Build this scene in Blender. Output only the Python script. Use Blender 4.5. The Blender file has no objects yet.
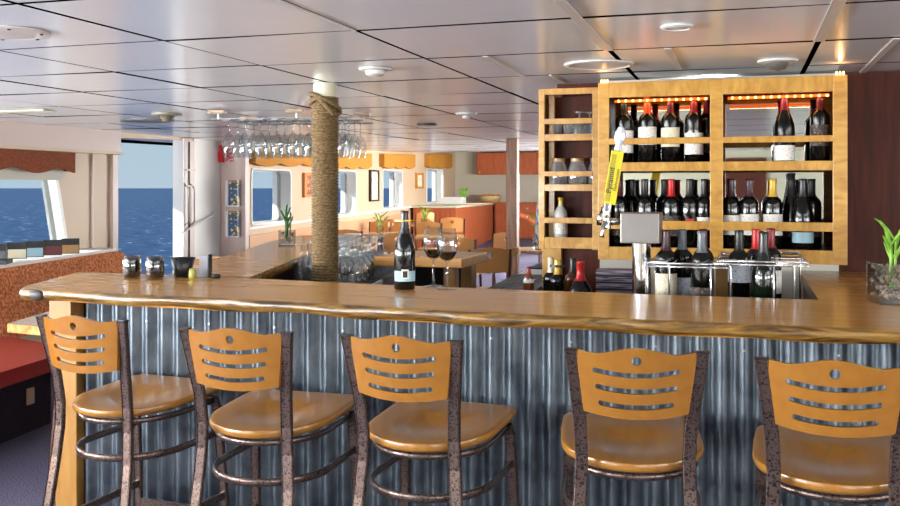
import bpy, bmesh, math, random
from mathutils import Vector, Matrix
from mathutils.geometry import delaunay_2d_cdt
C = bpy.context.scene.collection
SC = bpy.context.scene
PI = math.pi
random.seed(7)

# ---------------------------------------------------------------- camera
EYE = 1.49
FPX = 936.0
YAW = math.atan(295/936)
cam = bpy.data.cameras.new('camera'); camo = bpy.data.objects.new('camera', cam); C.objects.link(camo)
camo.location = (0, 0, EYE); camo.rotation_euler = (PI/2, 0, YAW)
cam.sensor_width = 36; cam.lens = 36*FPX/900; cam.shift_y = -65/900; cam.clip_end = 60000; cam.clip_start = 0.05
SC.camera = camo
# ---------------------------------------------------------------- view
SC.view_settings.view_transform = 'Standard'
SC.view_settings.look = 'None'
SC.view_settings.exposure = 0.0
SC.view_settings.gamma = 1.0
SC.view_settings.use_curve_mapping = False

def lin(c): return tuple(((v/255)/12.92 if v/255 <= .04045 else ((v/255+.055)/1.055)**2.4) for v in c)
# ---------------------------------------------------------------- sky
w = bpy.data.worlds.new('sky'); SC.world = w; w.use_nodes = True
nt = w.node_tree; bg = nt.nodes['Background']
tc = nt.nodes.new('ShaderNodeTexCoord'); sep = nt.nodes.new('ShaderNodeSeparateXYZ'); rp = nt.nodes.new('ShaderNodeValToRGB')
nt.links.new(tc.outputs['Generated'], sep.inputs[0]); nt.links.new(sep.outputs['Z'], rp.inputs[0]); nt.links.new(rp.outputs[0], bg.inputs[0])
rp.color_ramp.elements[0].position = 0.0; rp.color_ramp.elements[0].color = (*lin((178, 199, 213)), 1)
rp.color_ramp.elements[1].position = 0.5; rp.color_ramp.elements[1].color = (*lin((140, 178, 214)), 1)
bg.inputs[1].default_value = 1.05
# ---------------------------------------------------------------- sun, and unseen fill lamps added to brighten the room
def light(name, kind, loc, rot, energy, color=(1, 1, 1), size=None, size_y=None, shape='RECTANGLE', angle=None, radius=None, parent=None, spread=None):
    l = bpy.data.lights.new(name, kind); l.energy = energy; l.color = color
    if kind == 'AREA':
        l.shape = shape; l.size = size
        if size_y: l.size_y = size_y
        if spread: l.spread = spread
    if kind == 'SUN': l.angle = angle
    if radius: l.shadow_soft_size = radius
    o = bpy.data.objects.new(name, l); C.objects.link(o); o.location = loc; o.rotation_euler = rot
    if parent: o.parent = parent
    return o
def aim(d): return Vector(d).to_track_quat('-Z', 'Y').to_euler()
light('sun', 'SUN', (-10, 8, 10), aim((1, .42, -.5)), 12.0, (1, .96, .9), angle=math.radians(1.0))
for n_, x_ in (('fill_rear_port', -3.5), ('fill_rear_starboard', 3.0)):
    light(n_, 'AREA', (x_, -4.82, 1.37), aim((-x_*.12, 1, .9)), 130, (.95, .97, 1), 2.1, .7)  # added fill lamps inside the rear wall, tilted up to the ceiling
light('fill_side', 'AREA', (4.75, 0.4, 1.37), aim((-1, .15, 1.3)), 340, (.96, .98, 1), 6.6, .7)  # added fill lamp along the unseen right wall, aimed up
light('fill_left', 'AREA', (-5.78, 0.6, 1.3), aim((1, .3, 1.2)), 1400, (.96, .98, 1), 8.0, .65)  # added fill lamp inside the left wall, out of view, brightens the ceiling
light('fill_galley', 'AREA', (-.72, 13.5, 1.35), aim((-1, -.1, 1.1)), 1200, (1, .98, .95), 8.0, .7)  # added lamp by a windowless wall, hidden from view, brightens the far room

# ---------------------------------------------------------------- materials
def mat(name, col, rough=.5, metal=0.0, coat=0, spec=None, emit=None, estr=0, trans=0, alpha=1, ior=None, build=None):
    m = bpy.data.materials.new(name); m.use_nodes = True
    b = m.node_tree.nodes['Principled BSDF']
    b.inputs['Base Color'].default_value = (*lin(col), 1); b.inputs['Roughness'].default_value = rough
    b.inputs['Metallic'].default_value = metal; b.inputs['Coat Weight'].default_value = coat; b.inputs['Coat Roughness'].default_value = .08
    b.inputs['Transmission Weight'].default_value = trans
    if ior: b.inputs['IOR'].default_value = ior
    if spec is not None: b.inputs['Specular IOR Level'].default_value = spec
    if emit: b.inputs['Emission Color'].default_value = (*lin(emit), 1); b.inputs['Emission Strength'].default_value = estr
    if build: build(m.node_tree, b)
    return m
def ramp_noise(c1, c2, scale=(1, 1, 1), nscale=5, detail=4, p0=.35, p1=.65, bump=0, dist=0.0, c3=None, rough=None):
    def f(nt, b):
        tc = nt.nodes.new('ShaderNodeTexCoord'); mp = nt.nodes.new('ShaderNodeMapping'); n = nt.nodes.new('ShaderNodeTexNoise')
        mp.inputs['Scale'].default_value = scale; n.inputs['Scale'].default_value = nscale; n.inputs['Detail'].default_value = detail
        n.inputs['Distortion'].default_value = dist
        r = nt.nodes.new('ShaderNodeValToRGB')
        r.color_ramp.elements[0].position = p0; r.color_ramp.elements[0].color = (*lin(c1), 1)
        r.color_ramp.elements[1].position = p1; r.color_ramp.elements[1].color = (*lin(c2), 1)
        if c3:
            e = r.color_ramp.elements.new((p0+p1)/2); e.color = (*lin(c3), 1)
        nt.links.new(tc.outputs['Object'], mp.inputs[0]); nt.links.new(mp.outputs[0], n.inputs[0])
        nt.links.new(n.outputs[0], r.inputs[0]); nt.links.new(r.outputs[0], b.inputs['Base Color'])
        if rough:
            mr = nt.nodes.new('ShaderNodeMapRange'); mr.inputs[3].default_value = rough[0]; mr.inputs[4].default_value = rough[1]
            nt.links.new(n.outputs[0], mr.inputs[0]); nt.links.new(mr.outputs[0], b.inputs['Roughness'])
        if bump:
            bp = nt.nodes.new('ShaderNodeBump'); bp.inputs['Strength'].default_value = bump; bp.inputs['Distance'].default_value = .002
            nt.links.new(n.outputs[0], bp.inputs['Height']); nt.links.new(bp.outputs[0], b.inputs['Normal'])
    return f
def thin_glass(name, tint=(245, 248, 250), rough=.03, k=1.0, base=.05, painted_sheen=0):
    m = bpy.data.materials.new(name); m.use_nodes = True; nt = m.node_tree; nt.nodes.clear()
    o = nt.nodes.new('ShaderNodeOutputMaterial'); t = nt.nodes.new('ShaderNodeBsdfTransparent'); g = nt.nodes.new('ShaderNodeBsdfGlossy')
    mx = nt.nodes.new('ShaderNodeMixShader'); lw = nt.nodes.new('ShaderNodeLayerWeight'); lw.inputs[0].default_value = .22
    ma = nt.nodes.new('ShaderNodeMath'); ma.operation = 'MULTIPLY_ADD'; ma.inputs[1].default_value = k; ma.inputs[2].default_value = base; ma.use_clamp = True
    t.inputs[0].default_value = (*lin(tint), 1); g.inputs['Roughness'].default_value = rough
    nt.links.new(lw.outputs['Facing'], ma.inputs[0]); nt.links.new(ma.outputs[0], mx.inputs[0])
    nt.links.new(t.outputs[0], mx.inputs[1]); nt.links.new(g.outputs[0], mx.inputs[2]); nt.links.new(mx.outputs[0], o.inputs[0])
    if painted_sheen:  # white diffuse mixed in, standing in for highlights on the glass
        d = nt.nodes.new('ShaderNodeBsdfDiffuse'); d.inputs[0].default_value = (.9, .93, .95, 1); m2 = nt.nodes.new('ShaderNodeMixShader'); m2.inputs[0].default_value = painted_sheen
        nt.links.new(mx.outputs[0], m2.inputs[1]); nt.links.new(d.outputs[0], m2.inputs[2]); nt.links.new(m2.outputs[0], o.inputs[0])
    return m
M = {}
M['bar_wood'] = mat('bar_wood', (196, 146, 70), .27, coat=.2, build=ramp_noise((180, 124, 52), (204, 150, 78), (.9, 9, 8), 2.5, 4, .2, .8, dist=.8))
M['edge_wood'] = mat('edge_wood', (150, 112, 44), .35, coat=.3, build=ramp_noise((60, 40, 14), (150, 112, 44), (2.2, 9, 22), 2.6, 8, .36, .66, .5, 1.2, c3=(112, 80, 30)))
M['stool_wood'] = mat('stool_wood', (188, 120, 44), .2, coat=.7, build=ramp_noise((144, 94, 28), (156, 104, 34), (9, 1.5, 9), 3, 5, .25, .75, dist=.3))
M['stool_seat'] = mat('stool_seat', (184, 118, 48), .3, coat=.25, build=ramp_noise((146, 96, 34), (160, 110, 42), (9, 1.3, 9), 3, 5, .3, .7, dist=.5))
M['birch'] = mat('birch', (206, 158, 78), .32, coat=.3, build=ramp_noise((164, 116, 42), (196, 150, 68), (3, 3, 9), 2.4, 5, .3, .7, dist=1.4))
M['birch_h'] = mat('birch_h', (206, 158, 78), .32, coat=.3, build=ramp_noise((160, 112, 38), (196, 150, 68), (9, 3, 3), 2.4, 5, .3, .7, dist=1.4))
M['pine'] = mat('pine', (208, 156, 84), .35, coat=.2, build=ramp_noise((144, 98, 40), (174, 130, 62), (5, 5, 1), 2.4, 5, .3, .7, dist=1.2))
M['mahogany'] = mat('mahogany', (64, 26, 16), .45, spec=.2, build=ramp_noise((60, 23, 12), (84, 36, 20), (14, 14, 1.5), 3, 5, .3, .7))
M['maroon_panel'] = mat('maroon_panel', (92, 46, 32), .5, spec=.3)
M['cherry'] = mat('cherry', (176, 88, 48), .4, coat=.1, build=ramp_noise((160, 76, 40), (190, 100, 56), (10, 10, 1.2), 3, 4, .3, .7))
M['corrugated'] = mat('corrugated', (150, 158, 168), .22, .95, build=ramp_noise((72, 80, 88), (120, 130, 138), (3, 3, 2.5), 3.0, 6, .3, .7, .03, .4, rough=(.34, .46)))
M['stool_metal'] = mat('stool_metal', (110, 92, 82), .3, .75, build=ramp_noise((52, 42, 38), (116, 98, 90), (1, 1, 1), 170, 2, .36, .5, .08))
M['chrome'] = mat('chrome', (225, 225, 228), .08, 1.0)
M['wire'] = mat('wire', (215, 215, 215), .2, .9)
M['steel'] = mat('steel', (196, 192, 186), .3, .9)
M['rail_metal'] = mat('rail_metal', (96, 96, 98), .4, .8)
M['steel_matt'] = mat('steel_matt', (138, 134, 130), .42, .85)
M['black_iron'] = mat('black_iron', (26, 26, 28), .45, .2)
M['bottle'] = mat('bottle', (8, 9, 8), .1, 0)
M['bottle_green'] = mat('bottle_green', (14, 24, 14), .06, 0, coat=.5)
M['bottle_amber'] = mat('bottle_amber', (96, 44, 14), .06, 0, coat=.5)
M['bottle_clear'] = mat('bottle_clear', (176, 180, 178), .08, 0, coat=.5)
for n, c in dict(black=(20, 20, 22), red=(176, 34, 30), orange=(206, 70, 30), maroon=(86, 22, 28), gold=(196, 160, 60), white=(222, 222, 216), blue=(150, 182, 196), cream=(214, 206, 180), purple=(58, 26, 36), grey=(84, 88, 94), green=(50, 110, 50), tan=(160, 120, 70), darkred=(120, 26, 30)).items():
    M['f_'+n] = mat('foil_'+n, c, .3 if n not in ('white', 'blue', 'cream') else .55, .2 if n in ('gold', 'maroon', 'red', 'orange', 'darkred') else 0)
def label_build(c, mark):
    def f(nt, b):
        tc = nt.nodes.new('ShaderNodeTexCoord'); mp = nt.nodes.new('ShaderNodeMapping'); mp.inputs['Scale'].default_value = (60, 60, 160)
        n = nt.nodes.new('ShaderNodeTexVoronoi'); n.inputs['Scale'].default_value = 1.2
        r = nt.nodes.new('ShaderNodeValToRGB'); r.color_ramp.elements[0].position = .22; r.color_ramp.elements[0].color = (*lin(mark), 1)
        r.color_ramp.elements[1].position = .30; r.color_ramp.elements[1].color = (*lin(c), 1)
        nt.links.new(tc.outputs['Object'], mp.inputs[0]); nt.links.new(mp.outputs[0], n.inputs[0]); nt.links.new(n.outputs['Distance'], r.inputs[0]); nt.links.new(r.outputs[0], b.inputs['Base Color'])
    return f
M['lab_white'] = mat('lab_white', (216, 214, 206), .6, build=label_build((218, 216, 208), (120, 110, 104)))
M['lab_cream'] = mat('lab_cream', (212, 204, 176), .6, build=label_build((214, 206, 180), (170, 140, 84)))
M['lab_grey'] = mat('lab_grey', (170, 176, 184), .6, build=label_build((176, 182, 190), (70, 76, 90)))
M['lab_blue'] = mat('lab_blue', (150, 186, 200), .6)
M['lab_red'] = mat('lab_red', (180, 40, 32), .6)
M['lab_dark'] = mat('lab_dark', (52, 38, 36), .6, build=label_build((46, 34, 34), (150, 130, 90)))
M['paper'] = mat('paper', (226, 222, 210), .7)
M['ink'] = mat('ink', (28, 26, 26), .6)
M['glass'] = thin_glass('clear_glass', (236, 240, 242), .02, .9, .03)
M['glass_busy'] = thin_glass('jar_glass', (243, 246, 248), .06, 1.0, .1, painted_sheen=.1)
M['glass_rack'] = thin_glass('drinking_glass', (240, 244, 246), .05, 1.0, .14, painted_sheen=.015)
M['pane'] = thin_glass('window_glass', (252, 254, 255), .01, .0, .0)
M['mirror'] = mat('mirror', (215, 218, 215), .02, 1.0)
M['ceiling'] = mat('ceiling', (226, 232, 238), .22, .22, build=None)
M['ceiling_strip'] = mat('ceiling_strip', (205, 202, 198), .35, .2)
M['gap'] = mat('gap_black', (8, 8, 8), 1.0, spec=0)
M['wall_beige'] = mat('wall_beige', (206, 180, 150), .45)
M['tan_panel'] = mat('tan_panel', (208, 160, 122), .4)
M['wall_pink'] = mat('wall_pink', (208, 186, 178), .4)
M['wall_lit'] = mat('wall_lit', (240, 238, 234), .45)
M['wall_cream'] = mat('wall_cream', (206, 202, 176), .5)
M['wall_grey'] = mat('wall_grey', (196, 192, 178), .5)
M['frame_white'] = mat('frame_white', (232, 232, 230), .4)
M['frame_grey'] = mat('frame_grey', (160, 164, 160), .4, .3)
M['carpet'] = mat('carpet', (74, 66, 78), .95, spec=.1, build=ramp_noise((66, 64, 82), (120, 114, 134), (1, 1, 1), 130, 2, .35, .65, .4))
M['carpet_dark'] = mat('carpet_dark', (52, 46, 56), .95, spec=.1, build=ramp_noise((40, 36, 44), (66, 58, 68), (1, 1, 1), 130, 2, .35, .65, .4))
M['booth_fabric'] = mat('booth_fabric', (176, 84, 46), .85, spec=.2, build=ramp_noise((170, 84, 46), (226, 150, 100), (1, 1, 1), 48, 3, .38, .62))
M['red_vinyl'] = mat('red_vinyl', (176, 58, 52), .3, coat=.2)
M['valance_brown'] = mat('valance_brown', (140, 70, 34), .85, build=ramp_noise((118, 54, 24), (148, 76, 38), (1, 1, 1), 60, 2))
M['valance_gold'] = mat('valance_gold', (184, 124, 38), .85)
M['black_mat'] = mat('black_mat', (34, 36, 38), .55, build=None)
M['black'] = mat('black_plastic', (18, 18, 20), .4)
M['rope'] = mat('rope', (132, 100, 62), .85, build=ramp_noise((66, 50, 28), (140, 114, 74), (1, 1, 3), 60, 4, .3, .7, .6))
M['wood_pole'] = mat('wood_pole', (150, 106, 80), .5, build=ramp_noise((128, 88, 64), (164, 118, 90), (12, 12, 1), 3))
M['chair_wood'] = mat('chair_wood', (206, 146, 84), .3, coat=.3)
M['chair_frame'] = mat('chair_frame', (86, 44, 34), .4)
M['table_wood'] = mat('table_wood', (196, 150, 92), .25, coat=.5, build=ramp_noise((170, 120, 62), (214, 172, 112), (10, 1.5, 8), 3))
M['led'] = mat('led', (255, 150, 50), .5, emit=(255, 190, 110), estr=9)
M['led_tube'] = mat('led_tube', (255, 120, 30), .5, emit=(255, 96, 14), estr=1.3)
M['yellow'] = mat('yellow', (226, 204, 12), .45)
M['olive'] = mat('olive', (170, 158, 30), .4)
M['leaf'] = mat('leaf', (104, 170, 44), .4, build=ramp_noise((76, 140, 34), (150, 200, 70), (1, 1, 1), 14, 2))
M['leaf_dark'] = mat('leaf_dark', (54, 92, 40), .4)
M['pebble'] = mat('pebble', (120, 104, 88), .6, build=ramp_noise((40, 34, 28), (170, 150, 126), (1, 1, 1), 45, 2, .3, .7))
M['wicker'] = mat('wicker', (196, 168, 116), .7)
M['fruit'] = mat('fruit', (226, 120, 30), .5)
M['fruit_green'] = mat('fruit_green', (140, 180, 60), .5)
M['red'] = mat('alarm_red', (214, 30, 30), .4)
M['sea'] = None
M['photo_blue'] = mat('brochure_print', (70, 110, 160), .4, build=ramp_noise((40, 84, 150), (214, 196, 150), (1, 1, 1), 22, 3, .4, .62, c3=(60, 70, 60)))
M['coat_blue'] = mat('coat_cloth', (120, 140, 168), .8, build=ramp_noise((70, 96, 140), (214, 214, 208), (6, 6, 3), 6, 3, .4, .6))
M['cd'] = mat('disc_cases', (60, 68, 84), .3, build=ramp_noise((34, 38, 50), (140, 120, 140), (3, 1, 40), 3, 2, .4, .6))
M['scroll'] = mat('scroll_art', (226, 218, 196), .6, build=ramp_noise((226, 218, 196), (50, 40, 40), (1, 1, .7), 22, 3, .58, .66))
M['white_pot'] = mat('white_ceramic', (226, 228, 228), .3)

def wave_bump(m, direction, scale, strength, distance=.002):
    nt = m.node_tree; b = nt.nodes['Principled BSDF']
    tc = nt.nodes.new('ShaderNodeTexCoord'); wv = nt.nodes.new('ShaderNodeTexWave'); wv.bands_direction = direction; wv.inputs['Scale'].default_value = scale
    bp = nt.nodes.new('ShaderNodeBump'); bp.inputs['Strength'].default_value = strength; bp.inputs['Distance'].default_value = distance
    nt.links.new(tc.outputs['Object'], wv.inputs[0]); nt.links.new(wv.outputs['Fac'], bp.inputs['Height']); nt.links.new(bp.outputs[0], b.inputs['Normal'])
wave_bump(M['black_mat'], 'X', 9, 1.0, .006)
def ceiling_nodes(m):       # slightly uneven brushed metal panels
    nt = m.node_tree; b = nt.nodes['Principled BSDF']
    tc = nt.nodes.new('ShaderNodeTexCoord'); n = nt.nodes.new('ShaderNodeTexNoise'); n.inputs['Scale'].default_value = 1.6
    bp = nt.nodes.new('ShaderNodeBump'); bp.inputs['Strength'].default_value = .25; bp.inputs['Distance'].default_value = .02
    nt.links.new(tc.outputs['Object'], n.inputs[0]); nt.links.new(n.outputs[0], bp.inputs['Height']); nt.links.new(bp.outputs[0], b.inputs['Normal'])
ceiling_nodes(M['ceiling'])
def sea_mat():
    m = mat('sea', (44, 82, 122), .55, spec=.12)
    nt = m.node_tree; b = nt.nodes['Principled BSDF']
    g = nt.nodes.new('ShaderNodeNewGeometry'); 
    n = nt.nodes.new('ShaderNodeTexNoise'); n.inputs['Scale'].default_value = .35; n.inputs['Detail'].default_value = 8
    r = nt.nodes.new('ShaderNodeValToRGB')
    r.color_ramp.elements[0].position = .35; r.color_ramp.elements[0].color = (*lin((18, 44, 78)), 1)
    r.color_ramp.elements[1].position = .66; r.color_ramp.elements[1].color = (*lin((44, 78, 116)), 1)
    e = r.color_ramp.elements.new(.71); e.color = (*lin((200, 215, 225)), 1)
    nt.links.new(g.outputs['Position'], n.inputs[0]); nt.links.new(n.outputs[0], r.inputs[0]); nt.links.new(r.outputs[0], b.inputs['Base Color'])
    return m
M['sea'] = sea_mat()

# ---------------------------------------------------------------- helpers
def emp(name, label=None, cat=None, loc=(0, 0, 0), rz=0, group=None, parent=None):
    o = bpy.data.objects.new(name, None); C.objects.link(o); o.location = loc; o.rotation_euler = (0, 0, rz); o.empty_display_size = .1
    if label: o['label'] = label
    if cat: o['category'] = cat
    if group: o['group'] = group
    if parent: o.parent = parent
    return o
def tag(o, label, cat, group=None, kind=None):
    o['label'] = label; o['category'] = cat
    if group: o['group'] = group
    if kind: o['kind'] = kind
    return o
def obj(name, bm, m, parent=None, smooth=False, loc=None, rz=0, auto=None):
    if isinstance(bm, bpy.types.Mesh): me = bm
    else:
        bmesh.ops.recalc_face_normals(bm, faces=bm.faces[:])
        me = bpy.data.meshes.new(name); bm.to_mesh(me); bm.free()
        me.materials.append(m)
        if smooth:
            for p in me.polygons: p.use_smooth = True
            if auto: me.set_sharp_from_angle(angle=math.radians(auto))
    o = bpy.data.objects.new(name, me); C.objects.link(o)
    if parent: o.parent = parent
    if loc: o.location = loc
    if rz: o.rotation_euler = (0, 0, rz)
    return o
def struct(name, bm, m, **k):
    o = obj(name, bm, m, **k); o['kind'] = 'structure'; return o
def B(*boxes, bev=0, bm=None, seg=2):
    """boxes given as (x0,x1,y0,y1,z0,z1)"""
    bm = bm or bmesh.new()
    for (x0, x1, y0, y1, z0, z1) in boxes:
        r = bmesh.ops.create_cube(bm, size=1)
        for v in r['verts']:
            v.co = Vector(((x0+x1)/2+v.co.x*(x1-x0), (y0+y1)/2+v.co.y*(y1-y0), (z0+z1)/2+v.co.z*(z1-z0)))
        if bev:
            es = list({e for v in r['verts'] for e in v.link_edges})
            bmesh.ops.bevel(bm, geom=es, offset=bev, segments=seg, affect='EDGES', profile=.5)
    return bm
def lathe(prof, seg=24, bm=None, loc=(0, 0, 0)):
    bm = bm or bmesh.new(); rings = []
    for r, z in prof:
        if r < 1e-6: rings.append([bm.verts.new((loc[0], loc[1], loc[2]+z))])
        else: rings.append([bm.verts.new((loc[0]+r*math.cos(2*PI*i/seg), loc[1]+r*math.sin(2*PI*i/seg), loc[2]+z)) for i in range(seg)])
    for a, b in zip(rings, rings[1:]):
        for i in range(seg):
            j = (i+1) % seg
            if len(a) == 1 and len(b) == 1: continue
            if len(a) == 1: bm.faces.new((a[0], b[i], b[j]))
            elif len(b) == 1: bm.faces.new((a[i], a[j], b[0]))
            else: bm.faces.new((a[i], a[j], b[j], b[i]))
    return bm
def tube(pts, r, seg=8, bm=None, closed=False, rx=None, caps=True, up=(0, 0, 1)):
    """round or flattened (rx = half width across) tube through pts"""
    bm = bm or bmesh.new(); pts = [Vector(p) for p in pts]; n = len(pts); rings = []
    rs = r if isinstance(r, (list, tuple)) else [r]*n
    for i, p in enumerate(pts):
        if closed: t = pts[(i+1) % n]-pts[i-1]
        else: t = pts[min(i+1, n-1)]-pts[max(i-1, 0)]
        t.normalize(); u = Vector(up)
        if abs(t.dot(u)) > .95: u = Vector((1, 0, 0)) if abs(t.x) < .9 else Vector((0, 1, 0))
        a = t.cross(u).normalized(); b = t.cross(a).normalized()
        ra = rx if rx else rs[i]
        rings.append([bm.verts.new(p+a*ra*math.cos(2*PI*k/seg+PI/seg)+b*rs[i]*math.sin(2*PI*k/seg+PI/seg)) for k in range(seg)])
    rng = range(n) if closed else range(n-1)
    for i in rng:
        A, Bq = rings[i], rings[(i+1) % n]
        for k in range(seg): bm.faces.new((A[k], A[(k+1) % seg], Bq[(k+1) % seg], Bq[k]))
    if not closed and caps:
        bm.faces.new(rings[0][::-1]); bm.faces.new(rings[-1])
    return bm
def bar(p, q, wx, wy, bm=None, axis=(1, 0, 0)):
    """rectangular bar from p to q; wx along axis"""
    bm = bm or bmesh.new(); p = Vector(p); q = Vector(q); t = (q-p).normalized(); a = Vector(axis); a = (a-t*a.dot(t)).normalized(); b = t.cross(a)
    vs = [[bm.verts.new(c+a*sx*wx/2+b*sy*wy/2) for sx, sy in ((-1, -1), (1, -1), (1, 1), (-1, 1))] for c in (p, q)]
    for k in range(4): bm.faces.new((vs[0][k], vs[0][(k+1) % 4], vs[1][(k+1) % 4], vs[1][k]))
    bm.faces.new(vs[0][::-1]); bm.faces.new(vs[1]); return bm
def rectbar(pts, wx, wy, bm=None, bev=.003):
    """rectangular tube through pts in a plane x ~ const; wx across x, wy the other way"""
    bm = bm or bmesh.new(); pts = [Vector(p) for p in pts]; n = len(pts); rings = []
    for i, p in enumerate(pts):
        t = (pts[min(i+1, n-1)]-pts[max(i-1, 0)]).normalized(); a = Vector((1, 0, 0)); a = (a-t*a.dot(t)).normalized(); b = t.cross(a)
        ring = []
        hx, hy = wx/2, wy/2
        for sx, sy in ((-1, -1), (1, -1), (1, 1), (-1, 1)):
            if sx*sy > 0: o1, o2 = (hx-bev, hy), (hx, hy-bev)
            else: o1, o2 = (hx, hy-bev), (hx-bev, hy)
            ring.append(bm.verts.new(p+a*sx*o1[0]+b*sy*o1[1])); ring.append(bm.verts.new(p+a*sx*o2[0]+b*sy*o2[1]))
        rings.append(ring)
    for A, Bq in zip(rings, rings[1:]):
        for k in range(8): bm.faces.new((A[k], A[(k+1) % 8], Bq[(k+1) % 8], Bq[k]))
    bm.faces.new(rings[0][::-1]); bm.faces.new(rings[-1]); return bm
def prism(poly, z0, z1, bm=None):
    bm = bm or bmesh.new(); a = [bm.verts.new((x, y, z0)) for x, y in poly]; b = [bm.verts.new((x, y, z1)) for x, y in poly]; n = len(poly)
    for i in range(n): bm.faces.new((a[i], a[(i+1) % n], b[(i+1) % n], b[i]))
    bm.faces.new(a[::-1]); bm.faces.new(b); return bm
def inside(p, poly):
    x, y = p; r = False; n = len(poly)
    for i in range(n):
        x1, y1 = poly[i]; x2, y2 = poly[(i+1) % n]
        if (y1 > y) != (y2 > y) and x < (x2-x1)*(y-y1)/(y2-y1)+x1: r = not r
    return r
def sheet(outline, holes, extra, front, back, bm=None):
    """flat shape with holes, given thickness; front/back map (u,v) to 3D"""
    bm = bm or bmesh.new(); V = []; E = []
    for lp in [outline]+holes:
        s = len(V); V += [Vector(p) for p in lp]; E += [(s+i, s+(i+1) % len(lp)) for i in range(len(lp))]
    V += [Vector(p) for p in extra if inside(p, outline) and not any(inside(p, h) for h in holes)]
    vs, es, fs, *_ = delaunay_2d_cdt(V, E, [], 0, 1e-6)
    F = [bm.verts.new(front(*v)) for v in vs]; K = [bm.verts.new(back(*v)) for v in vs]; cnt = {}
    for f in fs:
        c = sum((vs[i] for i in f), Vector((0, 0)))/len(f)
        if not inside(c, outline) or any(inside(c, h) for h in holes): continue
        bm.faces.new([F[i] for i in f]); bm.faces.new([K[i] for i in reversed(f)])
        for i in range(len(f)):
            e = (f[i], f[(i+1) % len(f)]); cnt.setdefault(tuple(sorted(e)), []).append(e)
    for k, l in cnt.items():
        if len(l) == 1:
            a, b = l[0]; bm.faces.new((F[b], F[a], K[a], K[b]))
    return bm
def kids(o): return [c for c in list(o.children)]
def copy_tree(o, parent=None):
    c = o.copy(); C.objects.link(c); c.parent = parent
    for ch in kids(o): copy_tree(ch, c)
    return c
def again(o, loc, rz=None, label=None, group=None):
    c = copy_tree(o); c.location = loc
    if rz is not None: c.rotation_euler = (0, 0, rz)
    if label: c['label'] = label
    if group: c['group'] = group
    return c
def text(name, s, size, m, parent, mtx, depth=.0006):
    cu = bpy.data.curves.new(name, 'FONT'); cu.body = s; cu.size = size; cu.extrude = depth; cu.align_x = 'CENTER'; cu.align_y = 'CENTER'; cu.resolution_u = 2
    t = bpy.data.objects.new('tmp', cu); C.objects.link(t); bpy.context.view_layer.update()
    me = bpy.data.meshes.new_from_object(t); bpy.data.objects.remove(t)
    me.materials.clear(); me.materials.append(m); o = bpy.data.objects.new(name, me); C.objects.link(o); o.parent = parent; o.matrix_local = mtx
    return o
def lerp(a, b, t): return a+(b-a)*t
CEIL = 2.04
def rise(y): return .0018*max(0, y-8)**2
def fl(y): return rise(y)
def wx(y): return -5.6-.098*(y-9.75)

# ================================================================ STRUCTURE
# sea
bm = bmesh.new(); R = 30000
vs = [bm.verts.new(p) for p in ((-R, -R, -9), (R, -R, -9), (R, R, -9), (-R, R, -9))]; bm.faces.new(vs)
o = struct('sea', bm, M['sea'])
# floor: deck that rises towards the bow
bm = bmesh.new(); ys = [-5, 0, 4, 8]+[8+i for i in range(1, 16)]
row = [[bm.verts.new((x, y, z)) for x, z in ((-7.4, fl(y)), (4.8, fl(y)), (4.8, fl(y)-.1), (-7.4, fl(y)-.1))] for y in ys]
for a, b in zip(row, row[1:]):
    for k in range(4): bm.faces.new((a[k], a[(k+1) % 4], b[(k+1) % 4], b[k]))
bm.faces.new(row[0]); bm.faces.new(row[-1][::-1]); struct('floor', bm, M['carpet'])
# ceiling: panels with dark joints over a black backing
bm = bmesh.new()
y0 = 3.01-.735*11; ny = 37
xs0 = .262-.777*9
G = .011
for j in range(ny):
    ya, yb = y0+j*.735, y0+(j+1)*.735
    for i in range(16):
        xa, xb = xs0+i*.777, xs0+(i+1)*.777
        dz = random.uniform(-.0015, .0015); tl = random.uniform(-.002, .002)
        co = [(xa+G, ya+G, dz+tl), (xb-G, ya+G, dz-tl), (xb-G, yb-G, dz-tl), (xa+G, yb-G, dz+tl)]
        lo = [bm.verts.new((x, y, CEIL+rise(y)+d)) for x, y, d in co]; hi = [bm.verts.new((x, y, CEIL+rise(y)+.004+d)) for x, y, d in co]
        bm.faces.new(lo)
        for k in range(4): bm.faces.new((lo[k], hi[k], hi[(k+1) % 4], lo[(k+1) % 4])).material_index = 1
ceil = struct('ceiling', bm, M['ceiling']); ceil.data.materials.append(M['gap'])
bm = bmesh.new()
rows = [(bm.verts.new((-7.6, y, CEIL+.02+rise(y))), bm.verts.new((5.6, y, CEIL+.02+rise(y)))) for y in ys]
for a, b in zip(rows, rows[1:]): bm.faces.new((a[0], a[1], b[1], b[0]))
struct('ceiling_backing', bm, M['gap'])
bm = bmesh.new()     # pale battens over some of the joints
for (x, ya, yb, wd) in [(-.515, 2.3, 3.73, .034), (.262, 2.3, 3.73, .04), (-1.03, 3.75, 4.45, .022), (-.29, 3.75, 4.42, .026), (.53, 3.75, 5.0, .026), (-1.292, .8, 3.0, .012), (1.04, 1.2, 5.0, .03), (-.9, 4.47, 5.19, .012)]:
    B((x-wd/2, x+wd/2, ya, yb, CEIL-.006, CEIL-.0025), bm=bm)
struct('trim_1', bm, M['ceiling_strip'])

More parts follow.
